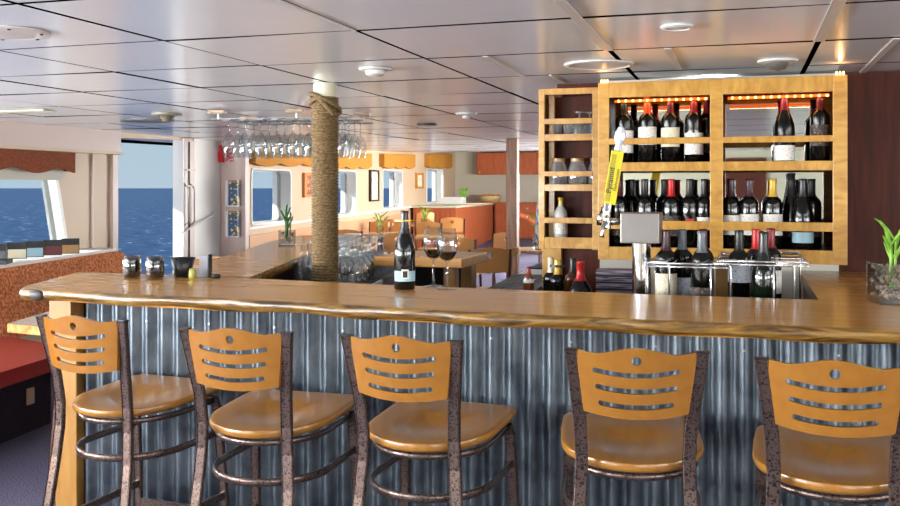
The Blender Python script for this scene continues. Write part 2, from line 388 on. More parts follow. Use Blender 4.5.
# hull wall with door opening and windows (left side of the room)
def wall_left(name, xf, outline, holes, m, th=.1):
    struct(name, sheet(outline, holes, [], lambda u, v: (xf(u), u, v), lambda u, v: (xf(u)-th, u, v)), m)
def rq(ya, yb, za, zb, rake=0, r=.05):
    pts = []
    for cx, cy, a0 in ((yb-r, za+r, -PI/2), (yb-r, zb-r, 0), (ya+r, zb-r, PI/2), (ya+r, za+r, PI)):
        for k in range(4):
            a = a0+k*PI/6; pts.append((cx+r*math.cos(a), cy+r*math.sin(a)))
    return [(y+rake*(zb-z), z) for y, z in pts]
XL = -5.9
near_holes = [rq(5.15, 6.96, .95, 1.62, .22), rq(2.9, 4.5, .95, 1.62), rq(.9, 2.4, .95, 1.62), rq(-1.2, .3, .95, 1.62), rq(-3.4, -1.9, .95, 1.62)]
door_hole = [(7.79, .06), (8.93, .06), (8.93, 2.015), (7.79, 1.985)]
wall_left('wall_left', lambda y: XL, [(-5, -.05), (9.75, -.05), (9.75, 2.1), (-5, 2.1)], near_holes+[door_hole], M['wall_beige'])
far_w = [rq(9.92, 11.2, 1.04, 1.73, 0, .07), rq(12.75, 14.02, 1.06, 1.77, 0, .07), rq(15.55, 16.95, 1.10, 1.83, 0, .07), rq(18.95, 20.6, 1.15, 1.92, 0, .07)]
wall_left('wall_hull', wx, [(9.76, -.05), (22.2, fl(22.2)-.1), (22.2, 2.7), (9.76, 2.3)], far_w, M['wall_beige'], .12)
# thickness of the hull at the windows: white reveals, frames and panes
def window(n, xf, hole, depth, mframe, sash=None):
    ctr = Vector((sum(p[0] for p in hole)/len(hole), sum(p[1] for p in hole)/len(hole)))
    def grow(k): return [(ctr.x+(p[0]-ctr.x)*k, ctr.y+(p[1]-ctr.y)*k) for p in hole]
    w_ = struct('window_%d' % n, sheet(grow(1.0), [grow(.955)], [], lambda u, v: (xf(u)+.012, u, v), lambda u, v: (xf(u)-depth, u, v)), M['frame_white'])
    f = obj('window_frame', sheet(grow(.957), [grow(.90)], [], lambda u, v: (xf(u)-depth*.55, u, v), lambda u, v: (xf(u)-depth*.55-.03, u, v)), mframe, w_)
    obj('window_pane', sheet(grow(.92), [], [], lambda u, v: (xf(u)-depth*.55-.012, u, v), lambda u, v: (xf(u)-depth*.55-.018, u, v)), M['pane'], w_)
    if sash:
        obj('window_sash', sheet([(sash[0], sash[2]), (sash[1], sash[2]), (sash[1], sash[3]), (sash[0], sash[3])], [], [], lambda u, v: (xf(u)-depth*.5, u, v), lambda u, v: (xf(u)-depth*.5-.03, u, v)), M['frame_grey'], w_)
    return w_
for i, h in enumerate(near_holes): window(i+1, lambda y: XL, h, .14, M['frame_grey'])
window(6, wx, far_w[0], .26, M['frame_grey'], (10.02, 10.16, 1.08, 1.70))
window(7, wx, far_w[1], .26, M['frame_grey'])
window(8, wx, far_w[2], .26, M['frame_grey'])
window(9, wx, far_w[3], .26, M['frame_grey'], (19.5, 19.56, 1.18, 1.88))
# white sill ledge and wainscot under the far windows
struct('trim_2', sheet([(9.78, 1.0), (21.9, 1.16), (21.9, 1.19), (9.78, 1.03)], [], [], lambda u, v: (wx(u)+.05, u, v), lambda u, v: (wx(u), u, v)), M['frame_white'])
struct('trim_9', sheet([(9.8, .02), (17.4, .2), (17.4, 1.0), (9.8, .93)], [], [], lambda u, v: (wx(u)+.045, u, v), lambda u, v: (wx(u), u, v)), M['tan_panel'])
# bulkhead next to the door
struct('wall_bulkhead', B((XL-.1, -5.56, 9.70, 9.78, -.05, 2.12)), M['wall_pink'])
struct('trim_3', B((XL, XL+.012, 9.14, 9.69, 0, 2.04)), M['wall_lit'])  # brightly lit wall strip: its brightness is put into the white colour
# soffit above the near windows
struct('trim_4', B((XL-.02, XL+.10, -4.9, 7.74, 1.84, 2.045), bev=.004), M['wall_pink'])
struct('trim_5', B((XL, XL+.115, -4.9, 7.76, 1.815, 1.842)), M['wall_beige'])
# pilasters beside the near window
struct('trim_6', B((XL, XL+.02, 7.42, 7.44, .9, 1.815), (XL, XL+.035, 7.70, 7.78, 0, 1.9)), M['wall_pink'])
# door leaf folded back against the jamb, with its handles
dl = struct('door_1', B((XL-.06, XL+.02, 8.94, 9.14, .06, 2.02), bev=.008), M['wall_pink'])
obj('door_edge', B((XL+.02, XL+.032, 9.02, 9.035, .1, 2.0)), M['black_iron'], dl)
for yy, z0 in ((8.975, 1.08), (9.09, 1.08)):
    obj('door_handle', tube([(XL+.02, yy-.03, z0), (XL+.05, yy, z0+.04), (XL+.05, yy, z0+.40), (XL+.02, yy-.04, z0+.46)], .009, 6), M['steel'], dl, smooth=True)
for z0 in (1.68, 1.5): obj('hinge', B((XL+.02, XL+.04, 8.95, 9.12, z0, z0+.02)), M['wall_beige'], dl)
o = obj('grab_rail', tube([(XL+.0, 8.9, 1.0), (XL+.06, 9.05, 1.06), (XL+.06, 9.45, 1.17), (XL+.0, 9.55, 1.22)], .011, 6), M['frame_white'], smooth=True)
tag(o, 'thin white diagonal grab rail crossing the open doorway jamb', 'rail')
struct('door_2', B((XL-.11, XL+.02, 7.75, 7.80, 0, 2.0), (XL-.11, XL+.02, 8.915, 8.938, 0, 2.03), (XL-.11, XL+.02, 7.80, 8.915, 0.002, .07)), M['frame_white'])
# outside deck and bulwark below the door (unseen sill)
# far wall, rear wall, right wall
struct('wall_far', B((-7.4, 5.0, 22.0, 22.1, 0, 2.7)), M['wall_grey'])
rear_holes = [[(-4.6, 1.0), (-2.4, 1.0), (-2.4, 1.75), (-4.6, 1.75)], [(1.9, 1.0), (4.1, 1.0), (4.1, 1.75), (1.9, 1.75)]]
struct('wall_rear', sheet([(-6.0, -.05), (5, -.05), (5, 2.1), (-6.0, 2.1)], rear_holes, [], lambda u, v: (u, -4.9, v), lambda u, v: (u, -5.0, v)), M['wall_cream'])
struct('door_3', B((-.34, .30, -4.9, -4.86, .05, 1.93), bev=.004), M['maroon_panel'])
side_holes = [[(-3.2, 1.0), (-1.2, 1.0), (-1.2, 1.75), (-3.2, 1.75)], [(-.4, 1.0), (1.6, 1.0), (1.6, 1.75), (-.4, 1.75)], [(2.2, 1.0), (4.0, 1.0), (4.0, 1.75), (2.2, 1.75)]]
struct('wall_right', sheet([(-5, -.05), (4.97, -.05), (4.97, 2.1), (-5, 2.1)], side_holes, [], lambda u, v: (4.9, u, v), lambda u, v: (5.0, u, v)), M['wall_beige'])
# bulkhead behind the bar: mahogany, with a pale chase behind the wine cabinet
struct('wall_back_bar', B((.42, 4.9, 4.80, 4.88, 0, 2.035)), M['mahogany'])
struct('wall_chase', B((-.70, .42, 4.74, 4.82, 0, 2.03)), M['wall_grey'])
struct('wall_panel', B((-.93, -.70, 4.80, 4.88, 0, 2.03), (-.70, -.66, 4.745, 4.8, 0, 2.03)), M['mahogany'])
struct('trim_7', B((-1.0, -.90, 4.76, 4.90, .97, 1.97), bev=.003), M['birch'])
struct('wall_galley', B((-.66, -.58, 4.9, 21.9, 0, 2.75)), M['wall_grey'])

# ================================================================ BAR
FRONT = [(-2.665, 2.965), (-2.45, 2.945), (-2.07, 2.925), (-1.75, 2.918), (-1.45, 2.90), (-1.15, 2.862), (-.89, 2.838), (-.6, 2.832), (-.31, 2.823), (.04, 2.812), (.40, 2.82), (.9, 2.80), (1.5, 2.81)]
def smooth_line(p, k=4):
    out = []
    for i in range(len(p)-1):
        p0 = p[max(i-1, 0)]; p1 = p[i]; p2 = p[i+1]; p3 = p[min(i+2, len(p)-1)]
        for j in range(k):
            t = j/k
            out.append(tuple(.5*((2*p1[a])+(-p0[a]+p2[a])*t+(2*p0[a]-5*p1[a]+4*p2[a]-p3[a])*t*t+(-p0[a]+3*p1[a]-3*p2[a]+p3[a])*t**3) for a in (0, 1)))
    out.append(p[-1]); return out
def slab(outer, rest, z1, th, name, parent=None, wob=.012):
    """live edge slab: outer = the visible edge points, rest = the others"""
    bm = bmesh.new(); n = len(outer); fr = []
    for i, (x, y) in enumerate(outer):
        t = Vector(outer[min(i+1, n-1)])-Vector(outer[max(i-1, 0)]); t.normalize(); nrm = Vector((t.y, -t.x))
        s = .006*math.sin(x*9.1+y*5)+.004*math.sin(x*23+1); bz = .004*math.sin(x*13+2)
        prof = [(.0, z1), (.008+s, z1-.008), (.012+s*.8, z1-th*.5+bz), (.004+s*1.2, z1-th+.006+bz), (-.014, z1-th+bz)]
        fr.append([bm.verts.new((x+nrm.x*d, y+nrm.y*d, z)) for d, z in prof])
    for a, b in zip(fr, fr[1:]):
        for k in range(4): bm.faces.new((a[k], b[k], b[k+1], a[k+1]))
    top = [v[0] for v in fr]+[bm.verts.new((x, y, z1)) for x, y in rest]; bot = [v[-1] for v in fr]+[bm.verts.new((x, y, z1-th)) for x, y in rest]
    bm.faces.new(top); bm.faces.new(bot[::-1]); m = len(rest)
    tr = top[-m:]; br = bot[-m:]
    for a in range(m-1): bm.faces.new((tr[a], tr[a+1], br[a+1], br[a]))
    bm.faces.new([fr[-1][k] for k in range(5)]+[br[0], tr[0]]); bm.faces.new([fr[0][k] for k in range(4, -1, -1)]+[tr[-1], br[-1]])
    # the edge carries its own wood look
    bmesh.ops.recalc_face_normals(bm, faces=bm.faces[:])
    me = bpy.data.meshes.new(name); bm.to_mesh(me); bm.free(); me.materials.append(M['bar_wood']); me.materials.append(M['edge_wood'])
    for p in me.polygons:
        if abs(p.normal.z) < .9: p.material_index = 1
        if abs(p.normal.z) < .99: p.use_smooth = True
    o = bpy.data.objects.new(name, me); C.objects.link(o)
    if parent: o.parent = parent
    return o
BT = 1.10
bt = slab([(-2.90, 3.50), (-2.83, 3.30), (-2.745, 3.08), (-2.70, 3.0)]+smooth_line(FRONT), [(1.5, 4.735), (.43, 4.735), (.43, 4.73), (.245, 4.73), (.245, 3.50), (-.3, 3.495), (-.93, 3.50), (-1.4, 3.52), (-2.05, 3.60), (-2.3, 3.625), (-2.95, 3.625)], BT, .044, 'bar_worktop')
tag(bt, 'long golden live-edge wooden bar top running across the picture', 'bar top')
bmk = lathe([(0, -.012), (.022, -.012), (.03, 0), (.022, .01), (0, .012)], 14)
k = obj('knot', bmk, mat('knot_dark', (60, 50, 46), .5), bt, smooth=True); k.rotation_euler = (PI/2, 0, -.1); k.location = (-2.60, 2.955, BT-.022); k.scale = (1.3, .75, 1)

# base with corrugated iron front
base = emp('bar_counter', 'bar counter base clad in grey corrugated metal, under the front wooden top', 'bar counter', (0, 0, 0))
PX0, PX1, PY = -2.52, 1.5, 3.115
bm = bmesh.new(); pitch = .069; N = int((PX1-PX0)/pitch*10)
cols = []
for i in range(N+1):
    x = PX0+i*(PX1-PX0)/N; y = PY+.013*math.cos(2*PI*(x-PX0)/pitch)
    cols.append([bm.verts.new((x, y, z)) for z in (.03, .4, .75, BT-.046)])
for a, b in zip(cols, cols[1:]):
    for k in range(3): bm.faces.new((a[k], b[k], b[k+1], a[k+1]))
obj('corrugated_panel', bm, M['corrugated'], base, smooth=True)
obj('corner_post', B((-2.622, -2.52, 3.085, 3.19, 0.0, BT-.046), bev=.004), M['pine'], base)
obj('carcass', B((-2.62, 1.5, 3.19, 3.23, 0.0, BT-.046), (-2.62, -2.58, 3.23, 3.55, 0, BT-.046)), M['pine'], base)
obj('bracket', prism([(-2.62, 3.05), (-2.52, 3.05), (-2.52, 3.085), (-2.62, 3.085)], BT-.16, BT-.046), M['pine'], base)
for row_z, off in ((.975, 0), (.64, .1)):
    for i in range(15):
        x = PX0+pitch*(.5+4*i)+(pitch if row_z < .9 else 0)
        if x > 1.3: break
        obj('screw', lathe([(0, -.003), (.0042, -.002), (.0042, .001), (0, .002)], 8), M['steel'], base, loc=(x, PY-.013, row_z)).rotation_euler = (PI/2, 0, 0)

# left leg of the bar
LO = [(-2.47, 3.63), (-2.632, 4.10), (-2.811, 4.60), (-3.0, 5.22), (-3.30, 6.12), (-3.47, 6.88)]
LI = [(-3.42, 7.10), (-3.02, 7.10), (-2.72, 5.98), (-2.41, 4.82), (-2.06, 3.63)]
ll = slab(smooth_line(LO[::-1], 3), [(-2.06, 3.63), (-2.41, 4.82), (-2.72, 5.98), (-3.02, 7.10), (-3.40, 7.10)], BT, .044, 'side_bar_worktop')
tag(ll, 'pale wooden side bar top running away towards the far windows, left of the rope post', 'bar top')
lb = emp('side_bar_counter', 'dark base under the side bar top, beside the inverted glasses', 'bar counter')
obj('carcass', prism([(-2.50, 3.80), (-2.20, 3.80), (-2.49, 4.82), (-2.80, 5.98), (-3.10, 7.02), (-3.30, 7.02), (-3.10, 5.98)], 0, BT-.046), M['mahogany'], lb)
# end piece
ep = emp('bar_end_counter', 'short wooden return of the bar behind the wine bottle, squared end over a dark opening', 'bar counter')
obj('counter_top', B((-2.02, -1.495, 4.96, 5.50, BT-.055, BT), bev=.006), M['bar_wood'], ep)
obj('leg', B((-1.62, -1.555, 5.02, 5.10, 0, BT-.055)), M['pine'], ep)
obj('leg', B((-1.62, -1.555, 5.36, 5.44, 0, BT-.055)), M['pine'], ep)
obj('back_panel', B((-2.0, -1.56, 5.44, 5.47, 0, BT-.055)), M['black'], ep)
obj('shelf', B((-1.98, -1.63, 5.0, 5.44, .5, .53)), M['black'], ep)

# inner work counter with glassware
wc = emp('glass_washing_counter', 'low inner counter with a black ribbed drying mat beside the rope post', 'counter')
obj('counter_body', prism([(-2.38, 4.58), (-1.90, 4.58), (-1.96, 4.93), (-2.04, 4.95), (-2.06, 6.1), (-2.69, 6.1), (-2.66, 5.98)], 0, .955), M['mahogany'], wc)
obj('mat', prism([(-2.36, 4.60), (-1.92, 4.60), (-1.97, 4.92), (-2.05, 4.95), (-2.07, 6.08), (-2.67, 6.08), (-2.63, 5.9)], .955, .97), M['black_mat'], wc)
obj('edge_trim', bar((-1.892, 4.58, .962), (-1.955, 4.92, .962), .014, .022), M['frame_white'], wc)

# back-bar counter: runs behind the front bar under the cabinet and away to the left
bc = emp('back_bar_counter', 'back counter with black ribbed mats under the wine cabinet', 'counter')
obj('counter_body', prism([(-1.27, 4.62), (-1.02, 4.62), (-1.05, 7.6), (-1.42, 7.6)], 0, .955), M['mahogany'], bc)
obj('counter_body', B((-1.0, .235, 4.16, 4.72, 0, .845)), M['mahogany'], bc)
obj('mat', prism([(-1.265, 4.64), (-1.02, 4.64), (-1.02, 5.5), (-1.32, 5.5)], .955, .972), M['black_mat'], bc)
obj('mat', prism([(-1.34, 5.95), (-1.03, 5.95), (-1.06, 7.5), (-1.41, 7.5)], .955, .972), M['black_mat'], bc)
obj('steel_top', prism([(-1.325, 5.51), (-1.02, 5.51), (-1.03, 5.94), (-1.345, 5.94)], .955, .966), M['steel'], bc)
obj('shelf_top', B((-1.0, .23, 4.16, 4.71, .845, .86)), M['black'], bc)
uc = emp('under_bar_counter', 'dark under-bar shelf directly behind the front bar top, below the wire rack', 'counter')
obj('shelf', B((-1.0, .225, 3.52, 4.14, .985, 1.01)), M['black'], uc)
obj('counter_body', B((-1.0, .225, 3.56, 4.13, 0, .985)), M['mahogany'], uc)
rc = emp('side_counter_base', 'mahogany base under the right end of the wooden bar top', 'counter')
obj('carcass', B((.26, 1.45, 3.26, 4.7, 0, BT-.046)), M['mahogany'], rc)

# ================================================================ STOOLS
def stool():
    s = emp('bar_stool', 'x', 'bar stool', group='bar stools along the corrugated bar')
    # seat: D shape, round towards the back, dished
    def outline(k=1.0, dy=0):
        pts = []
        for i in range(25):
            a = PI+PI*i/24; pts.append((.20*k*math.cos(a)*(1 if True else 1), .21+dy+.215*k*math.sin(a)))
        pts += [(.203*k, .34), (.200*k, .44+.0), (.185*k, .47)] + [(-.185*k, .47), (-.200*k, .44), (-.203*k, .34)]
        return pts
    bm = bmesh.new(); loops = []
    def zt(x, y):
        d = math.hypot(x/.165, (y-.215)/.165); dish = -.016*(1-d*d)**2 if d < 1 else 0
        return .765+.020*(y/.47)+dish
    for k, z, isbot in ((.93, -.028, 1), (.985, -.022, 1), (1.0, -.012, 1), (.985, -.002, 0), (.95, 0, 0)):
        L = []
        for x, y in outline(1):
            cx, cy = 0, .215; xx = cx+(x-cx)*k; yy = cy+(y-cy)*k
            L.append(bm.verts.new((xx, yy, .765+.020*(yy/.47)+z)))
        loops.append(L)
    for q in (.92, .87, .8, .72, .64, .56, .48, .4, .32, .24, .16, .08):
        L = []
        for x, y in outline(1):
            cy = .215; xx = x*q; yy = cy+(y-cy)*q
            L.append(bm.verts.new((xx, yy, zt(xx, yy))))
        loops.append(L)
    n = len(loops[0])
    for a, b in zip(loops, loops[1:]):
        for i in range(n): bm.faces.new((a[i], a[(i+1) % n], b[(i+1) % n], b[i]))
    bm.faces.new(loops[-1]); bm.faces.new(loops[0][::-1])
    obj('seat', bm, M['stool_seat'], s, smooth=True, auto=50)
    # backrest
    def hw(v): return .134+.020*v          # half width at height v (0 bottom..1 top)
    H0, HH = .905, .178
    def top(u): return H0+HH*(.90+.10*(.5+.5*math.cos(PI*min(1, abs(u)/.72)))+.035*max(0, abs(u)-.72)/.28)
    def bot(u): return H0-.010+.014*u*u
    def pm(u, v): return (u*hw(v), bot(u)+(top(u)-bot(u))*v)
    NU = 28
    out = [pm(-1+2*i/NU, 0) for i in range(NU+1)]+[pm(1, k/6) for k in range(1, 6)]+[pm(1-2*i/NU, 1) for i in range(NU+1)]+[pm(-1, 1-k/6) for k in range(1, 6)]
    holes = [[(.0125*math.cos(2*PI*k/18), 1.049+.0125*math.sin(2*PI*k/18)) for k in range(18)]]
    for zc, hl in ((1.014, .104), (.972, .097), (.930, .089)):
        r = .0072; L = []
        def sag(x): return .010*(x/.1)**2-.003
        for i in range(15):
            x = -hl+2*hl*i/14; L.append((x, zc-r+sag(x)))
        for k_ in range(1, 6):
            a = -PI/2+PI*k_/6; L.append((hl+r*math.cos(a), zc+r*math.sin(a)+sag(hl)))
        for i in range(15):
            x = hl-2*hl*i/14; L.append((x, zc+r*.9+sag(x)))
        for k_ in range(1, 6):
            a = PI/2+PI*k_/6; L.append((-hl+r*math.cos(a), zc+r*math.sin(a)+sag(hl)))
        holes.append(L)
    extra = [pm(-1+2*i/24, j/10) for i in range(1, 24) for j in range(1, 10)]
    def yb(x, z): return .0-.05*((z-.78)/.3)-.012-.03*(1-(x/.15)**2)
    obj('backrest', sheet(out, holes, extra, lambda x, z: (x, yb(x, z)-.0, z), lambda x, z: (x, yb(x, z)+.013, z)), M['stool_wood'], s, smooth=True, auto=40)
    # frame posts (the rear legs run up to hold the backrest)
    for sg in (-1, 1):
        pts = [(sg*.185, -.135, 0), (sg*.172, -.085, .20), (sg*.158, -.035, .42), (sg*.148, -.006, .60), (sg*.141, .004, .70), (sg*.139, .004, .78), (sg*.143, -.008, .87), (sg*.155, -.032, .98), (sg*.166, -.052, 1.07)]
        p = obj('post', rectbar(pts, .034, .020), M['stool_metal'], s)
        obj('post_cap', B((-.018, .018, -.011, .011, 0, .004), bev=.001), M['black'], p, loc=(sg*.1665, -.053, 1.070))
        obj('foot', B((-.013, .013, -.022, .022, -.003, .012), bev=.002), M['black'], p, loc=(sg*.185, -.135, .003))
        pts = [(sg*.205, .475, 0), (sg*.198, .462, .2), (sg*.190, .448, .45), (sg*.182, .425, .70), (sg*.176, .41, .735)]
        p = obj('leg', rectbar(pts, .032, .020), M['stool_metal'], s)
        obj('foot', B((-.013, .013, -.015, .015, -.003, .012), bev=.002), M['black'], p, loc=(sg*.205, .475, .003))
    def U(z, k, y1):
        return [(sg_*.190*k, y1, z) for sg_ in (-1,)]+[(-.192*k, .30, z)]+[(.192*k*math.cos(PI+PI*i/16), .215+.205*k*math.sin(PI+PI*i/16), z) for i in range(17)]+[(.192*k, .30, z), (.190*k, y1, z)]
    bm = tube(U(.722, .93, .43), .010, 8, rx=.007); bm = tube([(-.176, .41, .728), (.176, .41, .732)], .010, 8, bm=bm)
    obj('seat_ring', bm, M['stool_metal'], s, smooth=True)
    obj('brace_ring', tube(U(.605, .98, .445), .013, 8, rx=.006), M['stool_metal'], s, smooth=True)
    bm = bar((-.168, -.06, .34), (.168, -.06, .34), .014, .03, axis=(0, 1, 0)); obj('footrest', bm, M['stool_metal'], s)
    bm = bar((-.196, .455, .30), (.196, .455, .30), .014, .03, axis=(0, 1, 0)); obj('footrest', bm, M['stool_metal'], s)
    for sg in (-1, 1): obj('stretcher', bar((sg*.165, -.05, .37), (sg*.193, .455, .37), .012, .026, axis=(1, 0, 0)), M['stool_metal'], s)
    return s
st = stool()
SP = [((-2.04, 2.52), -4, 'wooden bar stool at the left end, in front of the pine corner post'),
      ((-1.43, 2.437), 2, 'wooden bar stool second from the left, showing its seat to the right'),
      ((-.917, 2.452), -2, 'wooden bar stool in the middle of the row, under the wine bottle'),
      ((-.268, 2.444), 9, 'wooden bar stool second from the right, below the beer tap'),
      ((.205, 2.42), -3, 'wooden bar stool at the right, cut off by the picture edge')]
for i, ((x, y), a, lb_) in enumerate(SP):
    a = math.radians(a); o = st if i == 0 else again(st, (0, 0, 0))
    o['label'] = lb_
    # the reference point is where the backrest stands
    o.location = (x+.05*math.sin(-a), y+.05, 0); o.rotation_euler = (0, 0, a)

# ================================================================ BOTTLES
PROF = {
 'bordeaux': [(0, 0), (.034, 0), (.0375, .004), (.0375, .19), (.036, .202), (.030, .214), (.020, .224), (.0145, .236), (.0138, .29), (.0152, .291), (.0152, .299), (.013, .302), (0, .302)],
 'burgundy': [(0, 0), (.037, 0), (.0405, .004), (.0405, .145), (.038, .165), (.031, .190), (.022, .215), (.0158, .240), (.0142, .262), (.0138, .29), (.0155, .291), (.0155, .299), (.013, .302), (0, .302)],
 'hock': [(0, 0), (.034, 0), (.0375, .004), (.0375, .13), (.035, .165), (.027, .21), (.0185, .25), (.0145, .28), (.0140, .318), (.0155, .320), (.0155, .328), (0, .330)],
 'liquor': [(0, 0), (.030, 0), (.034, .004), (.034, .13), (.031, .148), (.018, .165), (.0125, .178), (.012, .20), (.014, .202), (.014, .215), (0, .216)],
 'squat': [(0, 0), (.040, 0), (.045, .005), (.045, .10), (.040, .13), (.028, .15), (.016, .17), (.0135, .19), (.0135, .22), (.015, .222), (.015, .232), (0, .234)],
}
CACHE = {}
def prof_r(p, z):
    for (r0, z0), (r1, z1) in zip(p[1:], p[2:]):
        if z0 <= z <= z1 and z1 > z0: return r0+(r1-r0)*(z-z0)/(z1-z0)
    return p[2][0]
def bottle(label, loc, shape='bordeaux', cap='black', lab='lab_white', lz=(.06, .145), m='bottle', group=None, rz=0, lab2=None, capz=.225, name='wine_bottle', cat='bottle', arc=1.5, scale=1):
    e = emp(name, label, cat, loc, rz, group)
    p = PROF[shape]; key = (shape, m)
    def cached(k, mk):
        if k not in CACHE: CACHE[k] = mk().data
        else: obj(k[0], CACHE[k], None, e)
    cached(('bottle_glass',)+key, lambda: obj('bottle_glass', lathe(p, 24), M[m], e, smooth=True, auto=45))
    top = p[-1][1]
    def capm():
        q = [(prof_r(p, capz*1.0)+.0006, capz)]+[(r+.0007, z) for r, z in p if z > capz and r > 0]+[(0, top+.001)]
        return obj('capsule', lathe(q, 20), M['f_'+cap], e, smooth=True, auto=45)
    if cap: cached(('capsule', shape, cap, capz), capm)
    def labm(a, b, mm, nm, zz):
        def f():
            bm = bmesh.new(); r0 = p[2][0]+.0006; n = 16; rows = []
            for i in range(n+1):
                an = -PI/2-arc+2*arc*i/n; rows.append([bm.verts.new((r0*math.cos(an), r0*math.sin(an), z)) for z in (a, b)])
            for s_, t_ in zip(rows, rows[1:]): bm.faces.new((s_[0], t_[0], t_[1], s_[1]))
            return obj(nm, bm, M[mm], e, smooth=True)
        return f
    if lab: cached(('label_sticker', shape, lab, lz, arc), labm(lz[0], lz[1], lab, 'label_sticker', lz))
    if lab2:
        a, b, mm = lab2; cached(('label_band', shape, mm, a, b, arc), labm(a, b, mm, 'label_band', a))
    if scale != 1: e.scale = (scale*1.06, scale*1.06, scale)
    return e
# the bottle standing on the bar
fb = bottle('dark wine bottle with pale blue label standing alone on the bar top', (-1.255, 3.40, BT), 'burgundy', 'black', 'lab_blue', (.032, .072), rz=math.radians(22), arc=1.3, lab2=(.262, .268, 'f_gold'), capz=.215)
for (w_, z0, z1, d, mm, nm) in ((.028, .042, .078, .0412, 'paper', 'label_emblem'), (.018, .047, .072, .0418, 'ink', 'label_mark')):
    bm = bmesh.new(); n = 6; rows = []
    for i in range(n+1):
        an = -PI/2+(w_/2/d)*(-1+2*i/n); rows.append([bm.verts.new((d*math.cos(an), d*math.sin(an), z)) for z in (z0, z1)])
    for s_, t_ in zip(rows, rows[1:]): bm.faces.new((s_[0], t_[0], t_[1], s_[1]))
    obj(nm, bm, M[mm], fb)
obj('label_side', (lambda: (lambda bm: bm)(B((.0285, .0292, -.030, -.012, .03, .115))))(), M['lab_grey'], fb)

# ================================================================ GLASSES
def wine_glass_bm(h=.22, r=.038, seg=20):
    p = [(0, .004), (r*.95, .0015), (r*.95, .003), (.012, .007), (.0042, .015), (.0036, h*.42), (.006, h*.45), (r*.55, h*.50), (r*.93, h*.60), (r*1.05, h*.70), (r*.98, h*.85), (r*.82, h), (r*.80, h)]
    return lathe(p, seg)
def wine_glass(label, loc, h=.22, r=.04, wine=False, group=None):
    e = emp('wine_glass', label, 'glass', loc, 0, group)
    obj('glass_bowl', wine_glass_bm(h, r), M['glass'], e, smooth=True)
    if wine:
        obj('wine', lathe([(0, h*.47), (r*.5, h*.503), (r*.90, h*.60), (r*.95, h*.62), (0, h*.62)], 20), mat('red_wine', (20, 8, 10), .2), e, smooth=True)
    return e
wine_glass('stemmed wine glass with dark wine, nearest the wine bottle and partly behind the other', (-1.175, 3.51, BT), .235, .040, True)
wine_glass('stemmed wine glass with dark wine, front right of the pair beside the bottle', (-1.09, 3.42, BT), .235, .040, True)
def tumbler(label, loc):
    e = emp('stemless_glass', label, 'glass', loc); e.scale = (1.08, 1.08, 1.16)
    obj('glass_bowl', lathe([(0, .006), (.026, .004), (.030, .001), (.034, .006), (.037, .035), (.035, .065), (.031, .082), (.0295, .082), (.033, .064), (.0345, .036), (.031, .01), (0, .009)], 24), thin_glass('smoky_glass', (150, 150, 150), .03, 1, .08), e, smooth=True)
    obj('liquid', lathe([(0, .010), (.031, .012), (.033, .022), (0, .022)], 20), mat('amber_liquid', (130, 84, 20), .1), e, smooth=True)
tumbler('empty stemless glass at the left end of the bar, left of two', (-2.545, 3.47, BT))
tumbler('empty stemless glass at the left end of the bar, right of two', (-2.415, 3.45, BT))

# inverted glasses on the drying mat
gm = None
A = math.radians(15.6)
cnt = 0
for i in range(14):
    for j in range(6):
        d = 4.66+i*.083; xl = -2.36-(d-4.60)*.264
        x = xl+.05+j*.080+(i % 2)*.02
        if x > -1.955-(d-4.60)*.12-.03 or (j > 4): continue
        z = .97
        if gm is None:
            gm = tag(obj('inverted_wine_glass', lathe([(.031, 0), (.036, .03), (.042, .055), (.038, .09), (.016, .118), (.0045, .128), (.004, .196), (.014, .203), (.034, .207), (.034, .209), (0, .209)], 12), M['glass_rack'], smooth=True), 'upturned wine glass among the rows drying on the black mat beside the rope post', 'glass', 'upturned glasses on the drying mat')
            gm.location = (x, d, z)
        else:
            c = gm.copy(); C.objects.link(c); c.location = (x, d+random.uniform(-.008, .008), z)
        cnt += 1

# hanging glass rack
RA = math.radians(-2)
rk = emp('hanging_glass_rack', 'metal stemware rack hung from wooden blocks under the ceiling', 'glass rack', (-3.08, 6.10, 0), math.radians(8))
RW, RD = .94, .60
for k in range(8):
    x = -RW/2+(k+.5)*RW/8
    obj('rail', tube([(x-.02, RD/2, 1.965), (x-.02, -RD/2, 1.965), (x+.02, -RD/2, 1.965), (x+.02, RD/2, 1.965)], .004, 6), M['rail_metal'], rk)
for y in (-RD/2, 0, RD/2): obj('cross_rail', tube([(-RW/2-.05, y, 1.972), (RW/2+.02, y, 1.972)], .005, 6), M['rail_metal'], rk)
for (x, y) in ((-RW/2, -RD/2), (.10, -RD/2), (RW/2, .1), (-RW/2, RD/2)):
    b_ = obj('wood_block', B((-.07, .05, -.03, .03, 0, .028), bev=.002), M['edge_wood'], rk, loc=(x, y, 2.004))
    obj('hanger', tube([(0, 0, -.035), (0, 0, .002)], .006, 6), M['steel'], b_)
hg = None
rot = Matrix.Rotation(math.radians(8), 4, 'Z'); org = Vector((-3.08, 6.10, 0))
for j in range(4):
    for k in range(8):
        p = org+rot @ Vector((-RW/2+(k+.5)*RW/8, -RD/2+.05+j*.16, 1.971))
        if hg is None:
            hg = tag(obj('hanging_wine_glass', lathe([(0, .003), (.036, .0), (.036, -.002), (.012, -.005), (.0046, -.012), (.0042, -.085), (.008, -.094), (.026, -.112), (.041, -.145), (.046, -.18), (.042, -.225), (.035, -.262)], 16), M['glass'], smooth=True), 'empty wine glass hanging upside down in the ceiling rack', 'glass', 'wine glasses hanging in the ceiling rack')
            hg.location = p
        else:
            c = hg.copy(); C.objects.link(c); c.location = p
